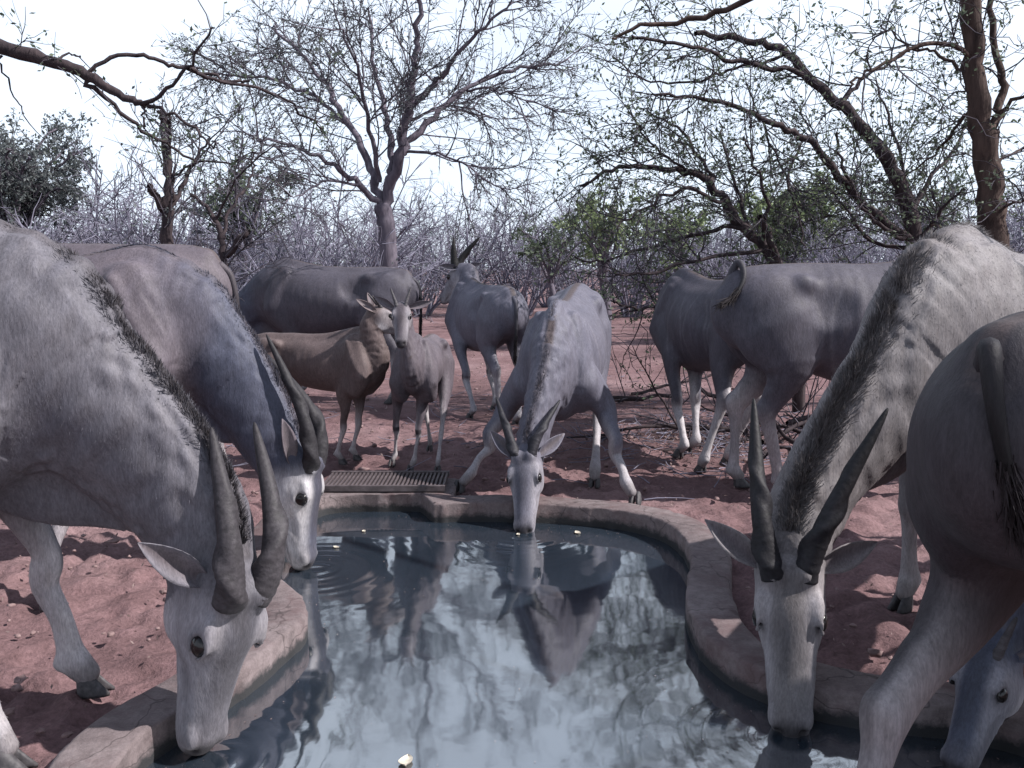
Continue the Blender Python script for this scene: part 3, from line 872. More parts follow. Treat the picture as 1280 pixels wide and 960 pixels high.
def surface_nets(F, o, h):
    S = F < 0
    nx, ny, nz = F.shape
    cnt = np.zeros((nx - 1, ny - 1, nz - 1), np.int8)
    corners = [(i, j, k) for i in (0, 1) for j in (0, 1) for k in (0, 1)]
    for (i, j, k) in corners:
        cnt += S[i:nx - 1 + i, j:ny - 1 + j, k:nz - 1 + k]
    act = np.argwhere((cnt > 0) & (cnt < 8))
    vid = np.full(cnt.shape, -1, np.int32)
    vid[act[:, 0], act[:, 1], act[:, 2]] = np.arange(len(act))
    acc = np.zeros((len(act), 3)); num = np.zeros(len(act))
    val = {c: F[act[:, 0] + c[0], act[:, 1] + c[1], act[:, 2] + c[2]] for c in corners}
    for a in corners:
        for ax in range(3):
            if a[ax] == 0:
                b = list(a); b[ax] = 1; b = tuple(b)
                va, vb = val[a], val[b]
                m = (va < 0) != (vb < 0)
                t = np.where(m, va / np.where(m, va - vb, 1), 0)
                p = np.array(a, float)[None].repeat(len(act), 0); p[:, ax] += t
                acc[m] += p[m]; num[m] += 1
    V = (act + acc / num[:, None]) * h + o
    quads = []
    for ax in range(3):
        sl0 = [slice(None)] * 3; sl1 = [slice(None)] * 3
        sl0[ax] = slice(0, -1); sl1[ax] = slice(1, None)
        ch = S[tuple(sl0)] != S[tuple(sl1)]
        e = np.argwhere(ch)
        u, w = (ax + 1) % 3, (ax + 2) % 3
        ok = (e[:, u] > 0) & (e[:, w] > 0) & (e[:, u] < F.shape[u] - 1) & (e[:, w] < F.shape[w] - 1)
        e = e[ok]
        def cell(du, dw):
            c = e.copy(); c[:, u] -= du; c[:, w] -= dw
            return vid[c[:, 0], c[:, 1], c[:, 2]]
        q = np.stack([cell(1, 1), cell(0, 1), cell(0, 0), cell(1, 0)], 1)
        flip = ~S[e[:, 0], e[:, 1], e[:, 2]]
        q[flip] = q[flip][:, ::-1]
        quads.append(q)
    Q = np.concatenate(quads)
    return V, Q[(Q >= 0).all(1)]

def mesh_field(prims, h, lo, hi):
    lo = np.asarray(lo) - 3 * h; hi = np.asarray(hi) + 3 * h
    n = np.ceil((hi - lo) / h).astype(int) + 1
    F = np.full(n, 1.0, np.float32)
    ax = [(lo[i] + np.arange(n[i]) * h).astype(np.float32) for i in range(3)]
    def window(a, b):
        s = []
        for i in range(3):
            i0 = int(np.clip(math.floor((a[i] - lo[i]) / h), 0, n[i])); i1 = int(np.clip(math.ceil((b[i] - lo[i]) / h) + 1, 0, n[i]))
            s.append(slice(i0, i1))
        return tuple(s)
    def pts(s):
        return np.stack(np.meshgrid(ax[0][s[0]], ax[1][s[1]], ax[2][s[2]], indexing='ij'), -1)
    for p in prims:
        k = p.k
        if isinstance(p, Tube):
            R = p.r.max(1) + k + 2 * h
            tl = (p.c - R[:, None]).min(0); th = (p.c + R[:, None]).max(0)
            w = window(tl, th)
            if any(s.stop <= s.start for s in w): continue
            D = np.full([s.stop - s.start for s in w], 1.0, np.float32)
            base = [s.start for s in w]
            for i in range(len(p.c) - 1):
                m = max(R[i], R[i + 1])
                ws = window(np.minimum(p.c[i], p.c[i + 1]) - m, np.maximum(p.c[i], p.c[i + 1]) + m)
                ws = tuple(slice(max(s.start, t.start), min(s.stop, t.stop)) for s, t in zip(ws, w))
                if any(s.stop <= s.start for s in ws): continue
                d = p.seg(pts(ws), i)[0]
                ls = tuple(slice(s.start - b0, s.stop - b0) for s, b0 in zip(ws, base))
                D[ls] = np.minimum(D[ls], d)
        else:
            m = p.r.max() + k + 2 * h
            w = window(p.c - m, p.c + m)
            if any(s.stop <= s.start for s in w): continue
            D = p.ev(pts(w))
        A = F[w]
        if getattr(p, 'sub', False):
            D = -D
            hh = np.maximum(k - np.abs(A - D), 0) / k
            F[w] = np.maximum(A, D) + hh * hh * k * 0.25
        else:
            hh = np.maximum(k - np.abs(A - D), 0) / k
            F[w] = np.minimum(A, D) - hh * hh * k * 0.25
    return surface_nets(F, lo, h)

def relax(V, Q, it=1, lam=0.5):
    E = np.concatenate([Q[:, [0, 1]], Q[:, [1, 2]], Q[:, [2, 3]], Q[:, [3, 0]]])
    for _ in range(it):
        acc = np.zeros_like(V); c = np.zeros(len(V))
        for d in range(3):
            acc[:, d] = np.bincount(E[:, 0], V[E[:, 1], d], len(V)) + np.bincount(E[:, 1], V[E[:, 0], d], len(V))
        c = np.bincount(E[:, 0], minlength=len(V)) + np.bincount(E[:, 1], minlength=len(V))
        V = V + lam * (acc / np.maximum(c, 1)[:, None] - V)
    return V

def lattice_tube(pts, rad, sides, key=None, lat0=None):
    """closed tube mesh along pts; key(t, theta) scales the radius"""
    pts = np.asarray(pts, float); n = len(pts)
    T = np.gradient(pts, axis=0); T /= np.linalg.norm(T, axis=1)[:, None] + 1e-9
    u = np.cross(T[0], V3(0.3, 0.2, 1)) if lat0 is None else np.asarray(lat0, float)
    v, f = [], []
    th = np.arange(sides) * 2 * math.pi / sides
    for i in range(n):
        u = unit(u - T[i] * (u @ T[i])); w = np.cross(T[i], u)
        r = rad[i] * (np.ones(sides) if key is None else key(i / (n - 1), th))
        v.append(pts[i] + np.cos(th)[:, None] * r[:, None] * u + np.sin(th)[:, None] * r[:, None] * w)
    v = np.concatenate(v)
    for i in range(n - 1):
        for j in range(sides):
            f.append((i * sides + j, i * sides + (j + 1) % sides, (i + 1) * sides + (j + 1) % sides, (i + 1) * sides + j))
    f.append(tuple(range(sides))[::-1]); f.append(tuple((n - 1) * sides + j for j in range(sides)))
    return v, f

def bez(p0, p1, p2, p3, n):
    t = np.linspace(0, 1, n)[:, None]
    return (1 - t) ** 3 * p0 + 3 * (1 - t) ** 2 * t * p1 + 3 * (1 - t) * t * t * p2 + t ** 3 * p3

def hair_mesh(roots, dirs, lens, width, rng, cols, droop=0.3):
    """thin tapering blades, two segments each"""
    n = len(roots)
    side = np.cross(dirs, rng.normal(size=(n, 3))); side /= np.linalg.norm(side, axis=1)[:, None] + 1e-9
    bend = rng.normal(size=(n, 3)) * 0.25; bend[:, 2] -= droop
    mid = roots + dirs * lens[:, None] * 0.55 + bend * lens[:, None] * 0.12
    tip = roots + dirs * lens[:, None] * 0.95 + bend * lens[:, None] * 0.45
    w = (width * (0.6 + 0.8 * rng.rand(n)))[:, None]
    v = np.stack([roots - side * w, roots + side * w, mid - side * w * 0.7, mid + side * w * 0.7, tip], 1).reshape(-1, 3)
    b = np.arange(n)[:, None] * 5
    tri = np.concatenate([b + np.array([[0, 1, 3]]), b + np.array([[0, 3, 2]]), b + np.array([[2, 3, 4]])], 1).reshape(-1, 3)
    me = mesh_from("hair", v, tri)
    set_attr(me, "Coat", np.repeat(cols, 5, 0))
    return me

_hoof_cache = {}
def hoof_mesh(s):
    key = round(s, 2)
    if key in _hoof_cache: return _hoof_cache[key]
    v, f = [], []
    for sd in (-1, 1):
        b = len(v); n = 10
        for (z, fx, bx, w, ox) in ((0.0, 0.072, -0.048, 0.031, 0.004), (0.012, 0.074, -0.050, 0.033, 0.004), (0.035, 0.054, -0.046, 0.032, 0.0), (0.066, 0.030, -0.040, 0.027, -0.006), (0.085, 0.012, -0.030, 0.018, -0.010)):
            for j in range(n):
                a = 2 * math.pi * j / n
                x = math.cos(a); y = math.sin(a)
                xx = (fx * x if x > 0 else -bx * x) + ox
                ww = w * (1 - 0.45 * max(0, x) ** 2)
                yy = y * ww
                yy = yy * 0.35 if yy * sd < 0 else yy
                v.append((xx * s, (yy + sd * 0.014 + sd * 0.12 * max(0, xx) * (1 - z / 0.09)) * s, z * s))
        for r in range(4):
            for j in range(n):
                f.append((b + r * n + j, b + r * n + (j + 1) % n, b + (r + 1) * n + (j + 1) % n, b + (r + 1) * n + j))
        f.append(tuple(b + j for j in range(n))[::-1]); f.append(tuple(b + 4 * n + j for j in range(n)))
    me = mesh_from("hoof", np.array(v), f)
    me.materials.append(M["hoof"])
    _hoof_cache[key] = me
    return me

GROUNDZ = -0.012
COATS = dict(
    grey=V3(0.106, 0.105, 0.134), pale=V3(0.108, 0.105, 0.122), blue=V3(0.057, 0.064, 0.094), brown=V3(0.104, 0.080, 0.080), tan=V3(0.095, 0.082, 0.096), dark=V3(0.066, 0.062, 0.078), fawn=V3(0.150, 0.140, 0.146), painted_shade=V3(0.036, 0.032, 0.038))

def eland(label, loc, yaw, s=1.0, pitch=0.0, drop=0.0, muzzle=None, poll=None, axis=(1, 0, -0.5), normal=(0.4, 0, 1), hooves=None,
          neck_start=(1, 0, 0.3), neck_end=(0.7, 0.5), neck_thick=1.0, horn_tips=None, horn_len=0.55, horn_r=0.036, horn_twist=2.2, horn_col=(0.05, 0.045, 0.05), horn_out=0.3,
          ears=None, coat="grey", neckcoat=None, h=0.014, dewlap=0.0, mane=0, mane_len=0.05, mane_w=0.17, mane_col=(0.07, 0.055, 0.055), tail=None, knees=False, calf=False, fat=1.0,
          fuzz=0, head_scale=1.0, white_legs=0.5, crop=None, drink=1.0, stripes=0.0, cheek=(0.36, 0.345, 0.37), seed=1, group="elands at the waterhole"):
    rng = np.random.RandomState(seed)
    rz = math.radians(yaw)
    root = empty("eland", (loc[0], loc[1], 0), rz)
    tag(root, label, "antelope", group)
    cy, sy = math.cos(rz), math.sin(rz)
    def wl(p):                          # world -> animal frame
        p = np.asarray(p, float); d = p - V3(loc[0], loc[1], 0)
        return V3(d[0] * cy + d[1] * sy, -d[0] * sy + d[1] * cy, p[2])
    def wd(v):
        return V3(v[0] * cy + v[1] * sy, -v[0] * sy + v[1] * cy, v[2])
    pt = math.radians(pitch)
    def B(x, y, z):                     # body frame -> animal frame (pitch about the pelvis)
        q = V3(x + 0.6, y, z - 1.1) * s
        c, sn = math.cos(pt), math.sin(pt)
        return V3(q[0] * c + q[2] * sn - 0.6 * s, q[1], -q[0] * sn + q[2] * c + (1.1 + drop) * s)
    LAT = V3(0, 1, 0)
    prims = []
    # trunk
    leg_k = 1.0
    zt = 0.0 if not calf else 0.04
    vz = 0.80 if calf else 1.0
    def ts(x, z, rl_, ru_):
        zz = z + ru_ * (1 - vz) * 0.75
        return (B(x, 0, zz), rl_ * s * fat, ru_ * s * vz)
    torso = Tube("torso", [ts(-0.84, 1.09, 0.115, 0.16), ts(-0.70, 1.09, 0.200, 0.245), ts(-0.45, 1.065, 0.225, 0.275), ts(-0.15, 1.00, 0.275, 0.335), ts(0.15, 0.985, 0.280, 0.355),
                           ts(0.40, 1.015, 0.225, 0.370), ts(0.58, 1.06, 0.165, 0.320), ts(0.70, 1.06, 0.115, 0.21)], LAT, 0.05)
    prims.append(torso)
    spine = Tube("spine", [(B(-0.80, 0, 1.285), 0.045 * s, 0.04 * s), (B(-0.45, 0, 1.315), 0.038 * s, 0.035 * s), (B(0, 0, 1.32), 0.034 * s, 0.03 * s), (B(0.30, 0, 1.375), 0.034 * s, 0.04 * s),
                                (B(0.50, 0, 1.41), 0.040 * s, 0.045 * s), (B(0.64, 0, 1.35), 0.035 * s, 0.04 * s)], LAT, 0.09 * s)
    prims.append(spine)
    for sd in (-1, 1):
        prims.append(Blob(B(-0.36, sd * 0.265, 1.16), V3(0.15, 0.07, 0.13) * s, None, 0.07 * s, True))          # hollow of the flank
        prims.append(Blob(B(-0.46, sd * 0.165, 1.255), V3(0.055, 0.04, 0.045) * s, None, 0.06 * s))            # hip bone
        prims.append(Blob(B(-0.62, sd * 0.125, 1.03), V3(0.22, 0.105, 0.27) * s, None, 0.045 * s))             # haunch
        prims.append(Blob(B(-0.82, sd * 0.075, 1.14), V3(0.055, 0.035, 0.06) * s, None, 0.05 * s))             # pin bone
        prims.append(Tube("scap", [(B(0.44, sd * 0.105, 1.34), 0.042 * s, 0.085 * s), (B(0.49, sd * 0.155, 1.14), 0.062 * s, 0.120 * s), (B(0.545, sd * 0.165, 0.94), 0.075 * s, 0.115 * s), (B(0.45, sd * 0.145, 0.80), 0.070 * s, 0.105 * s)], LAT, 0.035 * s))
        prims.append(Tube("scapridge", [(B(0.40, sd * 0.165, 1.30), 0.02 * s, 0.02 * s), (B(0.50, sd * 0.215, 1.10), 0.02 * s, 0.022 * s), (B(0.60, sd * 0.225, 0.93), 0.022 * s, 0.03 * s)], LAT, 0.045 * s))
    # legs
    hv = {}
    default = dict(fl=(0.43, 0.15), fr=(0.45, -0.15), hl=(-0.66, 0.15), hr=(-0.70, -0.15))
    for kx in default:
        if hooves and kx in hooves:
            q = wl(V3(hooves[kx][0], hooves[kx][1], 0)); hv[kx] = V3(q[0], q[1], 0.0)
        else:
            hv[kx] = V3(default[kx][0] * s, default[kx][1] * s, 0.0)
        hv[kx][2] = GROUNDZ
    lk = 1.0 if not calf else 0.86
    def lerp(a, b, t): return a + (b - a) * t
    legs = {}
    for kx, H in hv.items():
        sd = 1 if kx[1] == 'l' else -1
        fet = H + V3(-0.045, 0, 0.115) * s
        cor = H + V3(-0.006, 0, 0.062) * s
        if kx[0] == 'f':
            ex = H[1] - sd * 0.15 * s                     # sideways splay of this foot
            fx = H[0] - 0.43 * s
            sh = B(0.50, sd * 0.150, 0.95) + V3(0.05 * fx, 0.14 * ex, 0); el = B(0.38, sd * 0.150, 0.745) + V3(0.25 * fx, 0.40 * ex, 0)
            fet = H + V3(-0.045 * s, -0.16 * ex, 0.115 * s); cor = H + V3(-0.006 * s, -0.06 * ex, 0.062 * s)
            kn = lerp(el, fet, 0.53) + V3(0.040 * max(0.1, 1 - 2.2 * abs(ex) / s), 0, 0) * s
            ln = np.linalg.norm(el - fet)
            st = [(sh, 0.085 * s, 0.13 * s), (el, 0.072 * s, 0.098 * s), (lerp(el, kn, 0.45) + V3(0.012, 0, 0) * s, 0.053 * s * lk, 0.063 * s * lk), (kn + V3(0, 0, 0.05) * s, 0.041 * s * lk, 0.045 * s * lk),
                  (kn, 0.045 * s * lk, 0.049 * s * lk), (kn - V3(0.008, 0, 0.06) * s, 0.036 * s * lk, 0.038 * s * lk), (lerp(kn, fet, 0.55), 0.027 * s * lk, 0.031 * s * lk), (lerp(kn, fet, 0.86), 0.030 * s * lk, 0.034 * s * lk),
                  (fet, 0.038 * s * lk, 0.043 * s * lk), (cor, 0.032 * s * lk, 0.036 * s * lk)]
        else:
            hp = B(-0.60, sd * 0.15, 1.02); sf = B(-0.47, sd * 0.165, 0.80)
            hk = lerp(sf, fet, 0.47) + V3(-0.13, 0, 0.03) * s
            st = [(hp, 0.105 * s, 0.20 * s), (sf + V3(-0.05, 0, 0.03) * s, 0.092 * s, 0.165 * s), (lerp(sf, hk, 0.42) + V3(-0.015, 0, 0) * s, 0.065 * s, 0.100 * s), (lerp(sf, hk, 0.78), 0.043 * s * lk, 0.061 * s * lk),
                  (hk, 0.041 * s * lk, 0.057 * s * lk), (hk + (fet - hk) * 0.20 + V3(-0.004, 0, 0) * s, 0.034 * s * lk, 0.043 * s * lk), (lerp(hk, fet, 0.55), 0.028 * s * lk, 0.033 * s * lk), (lerp(hk, fet, 0.86), 0.031 * s * lk, 0.036 * s * lk),
                  (fet, 0.038 * s * lk, 0.043 * s * lk), (cor, 0.032 * s * lk, 0.036 * s * lk)]
            prims.append(Tube("heel", [(hk + V3(-0.035, 0, 0.045) * s, 0.018 * s, 0.018 * s), (lerp(hk, sf, 0.35) + V3(-0.06, 0, 0.02) * s, 0.016 * s, 0.02 * s)], LAT, 0.03 * s, 2))
            prims.append(Blob(hk + V3(-0.035, 0, 0.030) * s, V3(0.024, 0.024, 0.035) * s, None, 0.03 * s))
        lt = Tube("leg_" + kx, st, LAT, 0.055 * s if kx[0] == 'f' else 0.06 * s, 3)
        legs[kx] = lt
        prims.append(lt)
        prims.append(Blob(fet + V3(-0.035, 0, -0.012) * s, V3(0.018, 0.026, 0.018) * s, None, 0.02 * s))
    # head frame
    a = unit(wd(axis)); nrm = wd(normal); nrm = unit(nrm - a * (a @ nrm)); lat = np.cross(nrm, a)
    hs = s * head_scale
    HL = 0.47 * hs
    if muzzle is not None:
        mz = wl(muzzle); pl = mz - a * HL
    else:
        pl = wl(poll); mz = pl + a * HL
    def Hd(t, l, n): return pl + (a * t + lat * l + nrm * n) * HL
    axm = np.stack([a, lat, nrm])
    # neck
    n0 = B(0.36, 0, 1.06); n1 = B(0.60, 0, 1.10)
    ns = unit(neck_start); ns = V3(ns[0], ns[1], ns[2])
    he = Hd(0.05, 0, -0.15)
    ne = unit(a * neck_end[0] + nrm * neck_end[1])
    dist = np.linalg.norm(he - n1)
    bz = bez(n1, n1 + ns * dist * 0.35, he - ne * dist * 0.30, he, 6)
    nk = neck_thick
    rl = np.array([0.155, 0.128, 0.112, 0.104, 0.100, 0.092]) * nk
    ru = np.array([0.275, 0.225, 0.190, 0.168, 0.150, 0.130]) * nk
    if calf: rl *= 0.8; ru *= 0.78
    lats = [LAT, LAT] + [unit(LAT * (1 - f) + lat * f) for f in np.linspace(0.15, 1, 5)]
    neck = Tube("neck", [(n0, 0.16 * s, 0.27 * s)] + [(bz[i], rl[i] * s, ru[i] * s) for i in range(6)], np.array(lats), 0.06 * s, 4)
    prims.append(neck)
    # neck musculature: throat line and a groove in front of the shoulder
    if dewlap > 0:
        dl = []
        for f, dd, rr in ((0.02, 0.27, 0.10), (0.18, 0.31, 0.14), (0.36, 0.27, 0.13), (0.56, 0.20, 0.085), (0.74, 0.14, 0.05)):
            i = 4 + int(f * 20); i = min(i, len(neck.c) - 1)
            dl.append((neck.c[i] - neck.U[i] * dd * s * (0.55 + 0.45 * dewlap), (0.024 + 0.012 * (1 - f)) * s, rr * s * dewlap))
        prims.append(Tube("dewlap", dl, neck.L[8], 0.03 * s, 4))
    # skull, muzzle, jaw
    head = Tube("head", [(Hd(-0.03, 0, -0.055), 0.120 * HL, 0.135 * HL), (Hd(0.10, 0, -0.04), 0.190 * HL, 0.190 * HL), (Hd(0.28, 0, -0.06), 0.212 * HL, 0.215 * HL), (Hd(0.44, 0, -0.085), 0.172 * HL, 0.190 * HL),
                         (Hd(0.62, 0, -0.105), 0.150 * HL, 0.162 * HL), (Hd(0.80, 0, -0.12), 0.132 * HL, 0.142 * HL), (Hd(0.90, 0, -0.125), 0.126 * HL, 0.128 * HL), (Hd(0.955, 0, -0.13), 0.110 * HL, 0.100 * HL)], lat, 0.03 * hs, 4)
    prims.append(head)
    prims.append(Tube("jaw", [(Hd(0.18, 0, -0.27), 0.135 * HL, 0.11 * HL), (Hd(0.38, 0, -0.285), 0.105 * HL, 0.085 * HL), (Hd(0.60, 0, -0.245), 0.072 * HL, 0.062 * HL), (Hd(0.80, 0, -0.225), 0.066 * HL, 0.052 * HL), (Hd(0.90, 0, -0.212), 0.064 * HL, 0.044 * HL)], lat, 0.022 * hs, 3))
    for sd in (-1, 1):
        prims.append(Blob(Hd(0.27, sd * 0.125, -0.20), V3(0.17, 0.07, 0.15) * HL, axm, 0.03 * hs))     # cheek
        prims.append(Blob(Hd(0.285, sd * 0.165, 0.092), V3(0.095, 0.040, 0.034) * HL, axm, 0.025 * hs))   # brow
        prims.append(Blob(Hd(0.47, sd * 0.145, -0.075), V3(0.18, 0.022, 0.028) * HL, axm, 0.025 * hs))    # cheekbone
        prims.append(Blob(Hd(0.350, sd * 0.205, 0.048), V3(0.066, 0.030, 0.050) * HL, axm, 0.012 * hs, True))  # eye socket
        for lift, rr_ in ((1, 0.011), (-1, 0.013)):
            prims.append(Tube("lid", [(Hd(0.350 + 0.072 * math.cos(q), sd * (0.186 + 0.012 * math.sin(q) - 0.012 * lift * math.sin(q)), 0.046 + lift * 0.060 * math.sin(q)), rr_ * HL, rr_ * HL) for q in (0.0, 0.8, 1.57, 2.34, 3.14)], lat, 0.010 * hs, 2))
        prims.append(Tube("vein", [(Hd(0.40, sd * 0.175, -0.13), 0.010 * HL, 0.010 * HL), (Hd(0.52, sd * 0.150, -0.17), 0.010 * HL, 0.010 * HL), (Hd(0.64, sd * 0.138, -0.15), 0.008 * HL, 0.008 * HL), (Hd(0.74, sd * 0.134, -0.10), 0.006 * HL, 0.006 * HL)], lat, 0.012 * hs, 3))
        prims.append(Blob(Hd(0.60, sd * 0.160, -0.085), V3(0.11, 0.018, 0.030) * HL, axm, 0.02 * hs, True))
        prims.append(Blob(Hd(0.43, sd * 0.190, 0.010), V3(0.035, 0.016, 0.014) * HL, axm, 0.012 * hs, True))   # tear duct
        prims.append(Blob(Hd(0.09, sd * 0.085, 0.13), V3(0.08, 0.075, 0.08) * HL, axm, 0.03 * hs) if not calf else Blob(Hd(0.10, sd * 0.08, 0.11), V3(0.04, 0.04, 0.04) * HL, axm, 0.03 * hs))
        prims.append(Blob(Hd(0.98, sd * 0.070, -0.072), V3(0.050, 0.030, 0.024) * HL, axm, 0.006 * hs, True))    # nostril
        prims.append(Blob(Hd(0.905, sd * 0.100, -0.055), V3(0.062, 0.028, 0.035) * HL, axm, 0.02 * hs))    # nostril wing
        prims.append(Tube("mouth", [(Hd(0.70, sd * 0.138, -0.205), 0.009 * HL, 0.016 * HL), (Hd(0.82, sd * 0.122, -0.200), 0.013 * HL, 0.013 * HL), (Hd(0.93, sd * 0.112, -0.200), 0.013 * HL, 0.013 * HL)], lat, 0.006 * hs, 3))
        prims[-1].sub = True
    # bounds
    lo = np.full(3, 1e9); hi = -lo
    for p in prims:
        if isinstance(p, Tube):
            R = p.r.max(1)[:, None]; lo = np.minimum(lo, (p.c - R).min(0)); hi = np.maximum(hi, (p.c + R).max(0))
        else:
            lo = np.minimum(lo, p.c - p.r.max()); hi = np.maximum(hi, p.c + p.r.max())
    lo[2] = max(lo[2], -0.2)
    Vv, Q = mesh_field(prims, h, lo, hi)
    Vv = relax(Vv, Q, 2, 0.4)
    # normals for fuzz and colouring
    e1 = Vv[Q[:, 2]] - Vv[Q[:, 0]]; e2 = Vv[Q[:, 3]] - Vv[Q[:, 1]]
    fn = np.cross(e1, e2)
    N = np.zeros_like(Vv)
    for j in range(4):
        for d in range(3): N[:, d] += np.bincount(Q[:, j], fn[:, d], len(Vv))
    N /= np.linalg.norm(N, axis=1)[:, None] + 1e-12
    # ribs and skin folds as real relief
    Xl = Vv.astype(np.float32)
    def tube_info(tb):
        D = np.full(len(Xl), 9.0, np.float32); t = np.zeros(len(Xl), np.float32); u = np.zeros(len(Xl), np.float32); l = np.zeros(len(Xl), np.float32)
        for i in range(len(tb.c) - 1):
            d, tt, ou, ol = tb.seg(Xl, i)
            m = d < D
            D[m] = d[m]; t[m] = tb.t[i] + (tb.t[i + 1] - tb.t[i]) * tt[m]; u[m] = ou[m]; l[m] = ol[m]
        return D, t, u, l
    dT, tT, uT, lT = tube_info(torso); dN, tN, uN, lN = tube_info(neck); dH, tH, uH, lH = tube_info(head)
    dmin = np.minimum(np.minimum(dT, dN), dH)
    base = COATS[coat]; nb = COATS[neckcoat] if neckcoat else base
    C = np.repeat(base[None], len(Vv), 0)
    sm = lambda x, a0, b0: np.clip((x - a0) / (b0 - a0), 0, 1) ** 2 * (3 - 2 * np.clip((x - a0) / (b0 - a0), 0, 1))
    def blend(w, col): 
        nonlocal C
        C = C * (1 - w[:, None]) + np.asarray(col) * w[:, None]
    # blotches of dust and wear in the coat
    C *= (0.88 + 0.24 * vnoise(Vv[:, 0] + Vv[:, 1], Vv[:, 2], 4 / s, seed))[:, None]
    blend(sm(dT - dN, -0.02, 0.10) * 0.9, nb)
    onT = (dT < 0.05 * s)
    for kx, lt in legs.items():
        dL, tL, uL, lL = tube_info(lt)
        sd = 1 if kx[1] == 'l' else -1
        near = (dL < 0.03 * s) & (dT > 0.01 * s)
        low = sm(tL, 0.34, 0.60) * near
        inner = sm(-lL * sd, -0.2, 0.6) * sm(tL, 0.15, 0.4) * near
        blend(np.maximum(low * 0.85, inner) * min(1, white_legs * 1.15), (0.38, 0.36, 0.375))
        if knees and kx[0] == 'f':
            blend(sm(tL, 0.36, 0.40) * (1 - sm(tL, 0.47, 0.52)) * near * sm(uL, -0.9, 0.0), (0.035, 0.03, 0.035))
        blend(sm(tL, 0.88, 0.97) * near * 0.6, (0.10, 0.085, 0.085))
    # dorsal stripe and crest
    dz = np.minimum(1, np.maximum(0, 1))
    top = (np.abs(Vv[:, 1]) < 0.035 * s) & onT & (uT > 0.6)
    ctr = B(0, 0, 0)
    blend(sm(uT, 0.75, 0.95) * (1 - sm(np.abs(Vv[:, 1]), 0.012 * s, 0.036 * s)) * onT * 0.92, np.asarray(mane_col))
    blend(sm(uN, 0.72, 0.95) * (1 - sm(np.abs(lN), 0.12, 0.34)) * (dN < 0.03 * s) * (dH > 0.02 * s) * 0.35, np.asarray(mane_col) * 1.3)
    if stripes > 0:
        xx = Vv[:, 0] / s
        for x0 in (-0.42, -0.26, -0.10, 0.06, 0.20):
            wv = np.exp(-((xx - x0 + 0.06 * np.sin(Vv[:, 2] / s * 7 + x0 * 20)) / 0.010) ** 2) * onT * sm(np.abs(uT), 0.98, 0.4)
            blend(wv * stripes, (0.22, 0.21, 0.23))
    # belly and brisket a little paler, hide between legs
    
    # face
    hd = (dH < 0.055 * hs) & (dH < dN + 0.02 * s)
    rel = (Vv - pl) / HL
    ht, hl, hn = rel @ a, rel @ lat, rel @ nrm
    hd = hd & (ht > -0.12)
    pale = base * 0.42 + np.asarray(cheek) * 0.58
    blend(sm(ht, 0.0, 0.25) * hd * sm(np.abs(hl), 0.06, 0.14) * 0.75, pale)
    blend(hd * sm(-hn, 0.10, 0.26) * 0.75 * sm(ht, 0.1, 0.3), np.asarray(cheek))
    blend(hd * np.exp(-((hl) / 0.10) ** 2) * sm(hn, -0.03, 0.06) * sm(ht, -0.02, 0.12) * (1 - sm(ht, 0.60, 0.90)) * 0.6, base * 0.45)
    blend(hd * sm(ht, 0.90, 0.98) * sm(hn, -0.20, -0.13) * (1 - sm(np.abs(hl), 0.075, 0.12)) * 0.9, (0.026, 0.024, 0.028))
    blend(hd * sm(ht, 0.72, 0.88) * (1 - sm(ht, 0.93, 0.97)) * sm(hn, -0.16, -0.08) * 0.4, (0.07, 0.064, 0.072))
    for sd in (-1, 1):
        r2 = ((ht - 0.350) / 0.085) ** 2 + ((hl - sd * 0.19) / 0.06) ** 2 + ((hn - 0.045) / 0.062) ** 2
        blend(np.exp(-r2 * 1.3) * hd * 0.9, (0.030, 0.027, 0.030))
        r3 = ((ht - 0.975) / 0.045) ** 2 + ((hl - sd * 0.070) / 0.035) ** 2 + ((hn + 0.07) / 0.026) ** 2
        blend(np.exp(-r3) * hd, (0.012, 0.010, 0.012))
        r4 = ((ht - 0.80) / 0.14) ** 2 + ((hl - sd * 0.125) / 0.06) ** 2 + ((hn + 0.202) / 0.016) ** 2
        blend(np.exp(-r4) * hd * 0.8, (0.06, 0.05, 0.055))
        r5 = ((ht - 0.62) / 0.16) ** 2 + ((hl - sd * 0.13) / 0.06) ** 2 + ((hn + 0.10) / 0.05) ** 2
        blend(np.exp(-r5) * hd * 0.4, (0.06, 0.055, 0.062))
    # relief: ribs, wrinkled neck skin
    rib = np.sin(Vv[:, 0] / s * 62 + np.sin(Vv[:, 2] * 3) * 0.6) * 0.0022 * s * vnoise(Vv[:, 0], Vv[:, 2], 5, seed) * onT * sm(np.abs(uT), 0.9, 0.3) * sm(Vv[:, 0] / s, -0.35, -0.1) * (1 - sm(Vv[:, 0] / s, 0.25, 0.4))
    wr = (vnoise(tN * 8, lN * 2.5, 3.0, seed + 3) - 0.5) * 0.012 * s * (dN < 0.04) * (dH > 0.02) * (1 - sm(tN, 0.85, 1))
    lump = (vnoise(Vv[:, 0], Vv[:, 2] + Vv[:, 1], 6 / s, seed + 9) - 0.5) * 0.011 * s * (dH > 0.03)
    Vv = Vv + N * (rib + wr + lump)[:, None]
    me = mesh_from("eland_body", Vv, Q)
    set_attr(me, "Coat", C)
    link("body", me, M["coat"], root)
    # hooves
    for kx, H in hv.items():
        o = link("hoof", hoof_mesh(s * 0.84), None, root, (H[0], H[1], GROUNDZ))
        o.rotation_euler = (0, 0, rng.uniform(-0.12, 0.12))
    # eyes
    ev, ef = lattice_tube([Hd(0.350, 0, 0.046) + lat * 0.030 * HL * q for q in np.cos(np.linspace(math.pi, 0, 9))], [max(0.001, math.sin(q)) * 0.057 * HL for q in np.linspace(0, math.pi, 9)], 12, lat0=a)
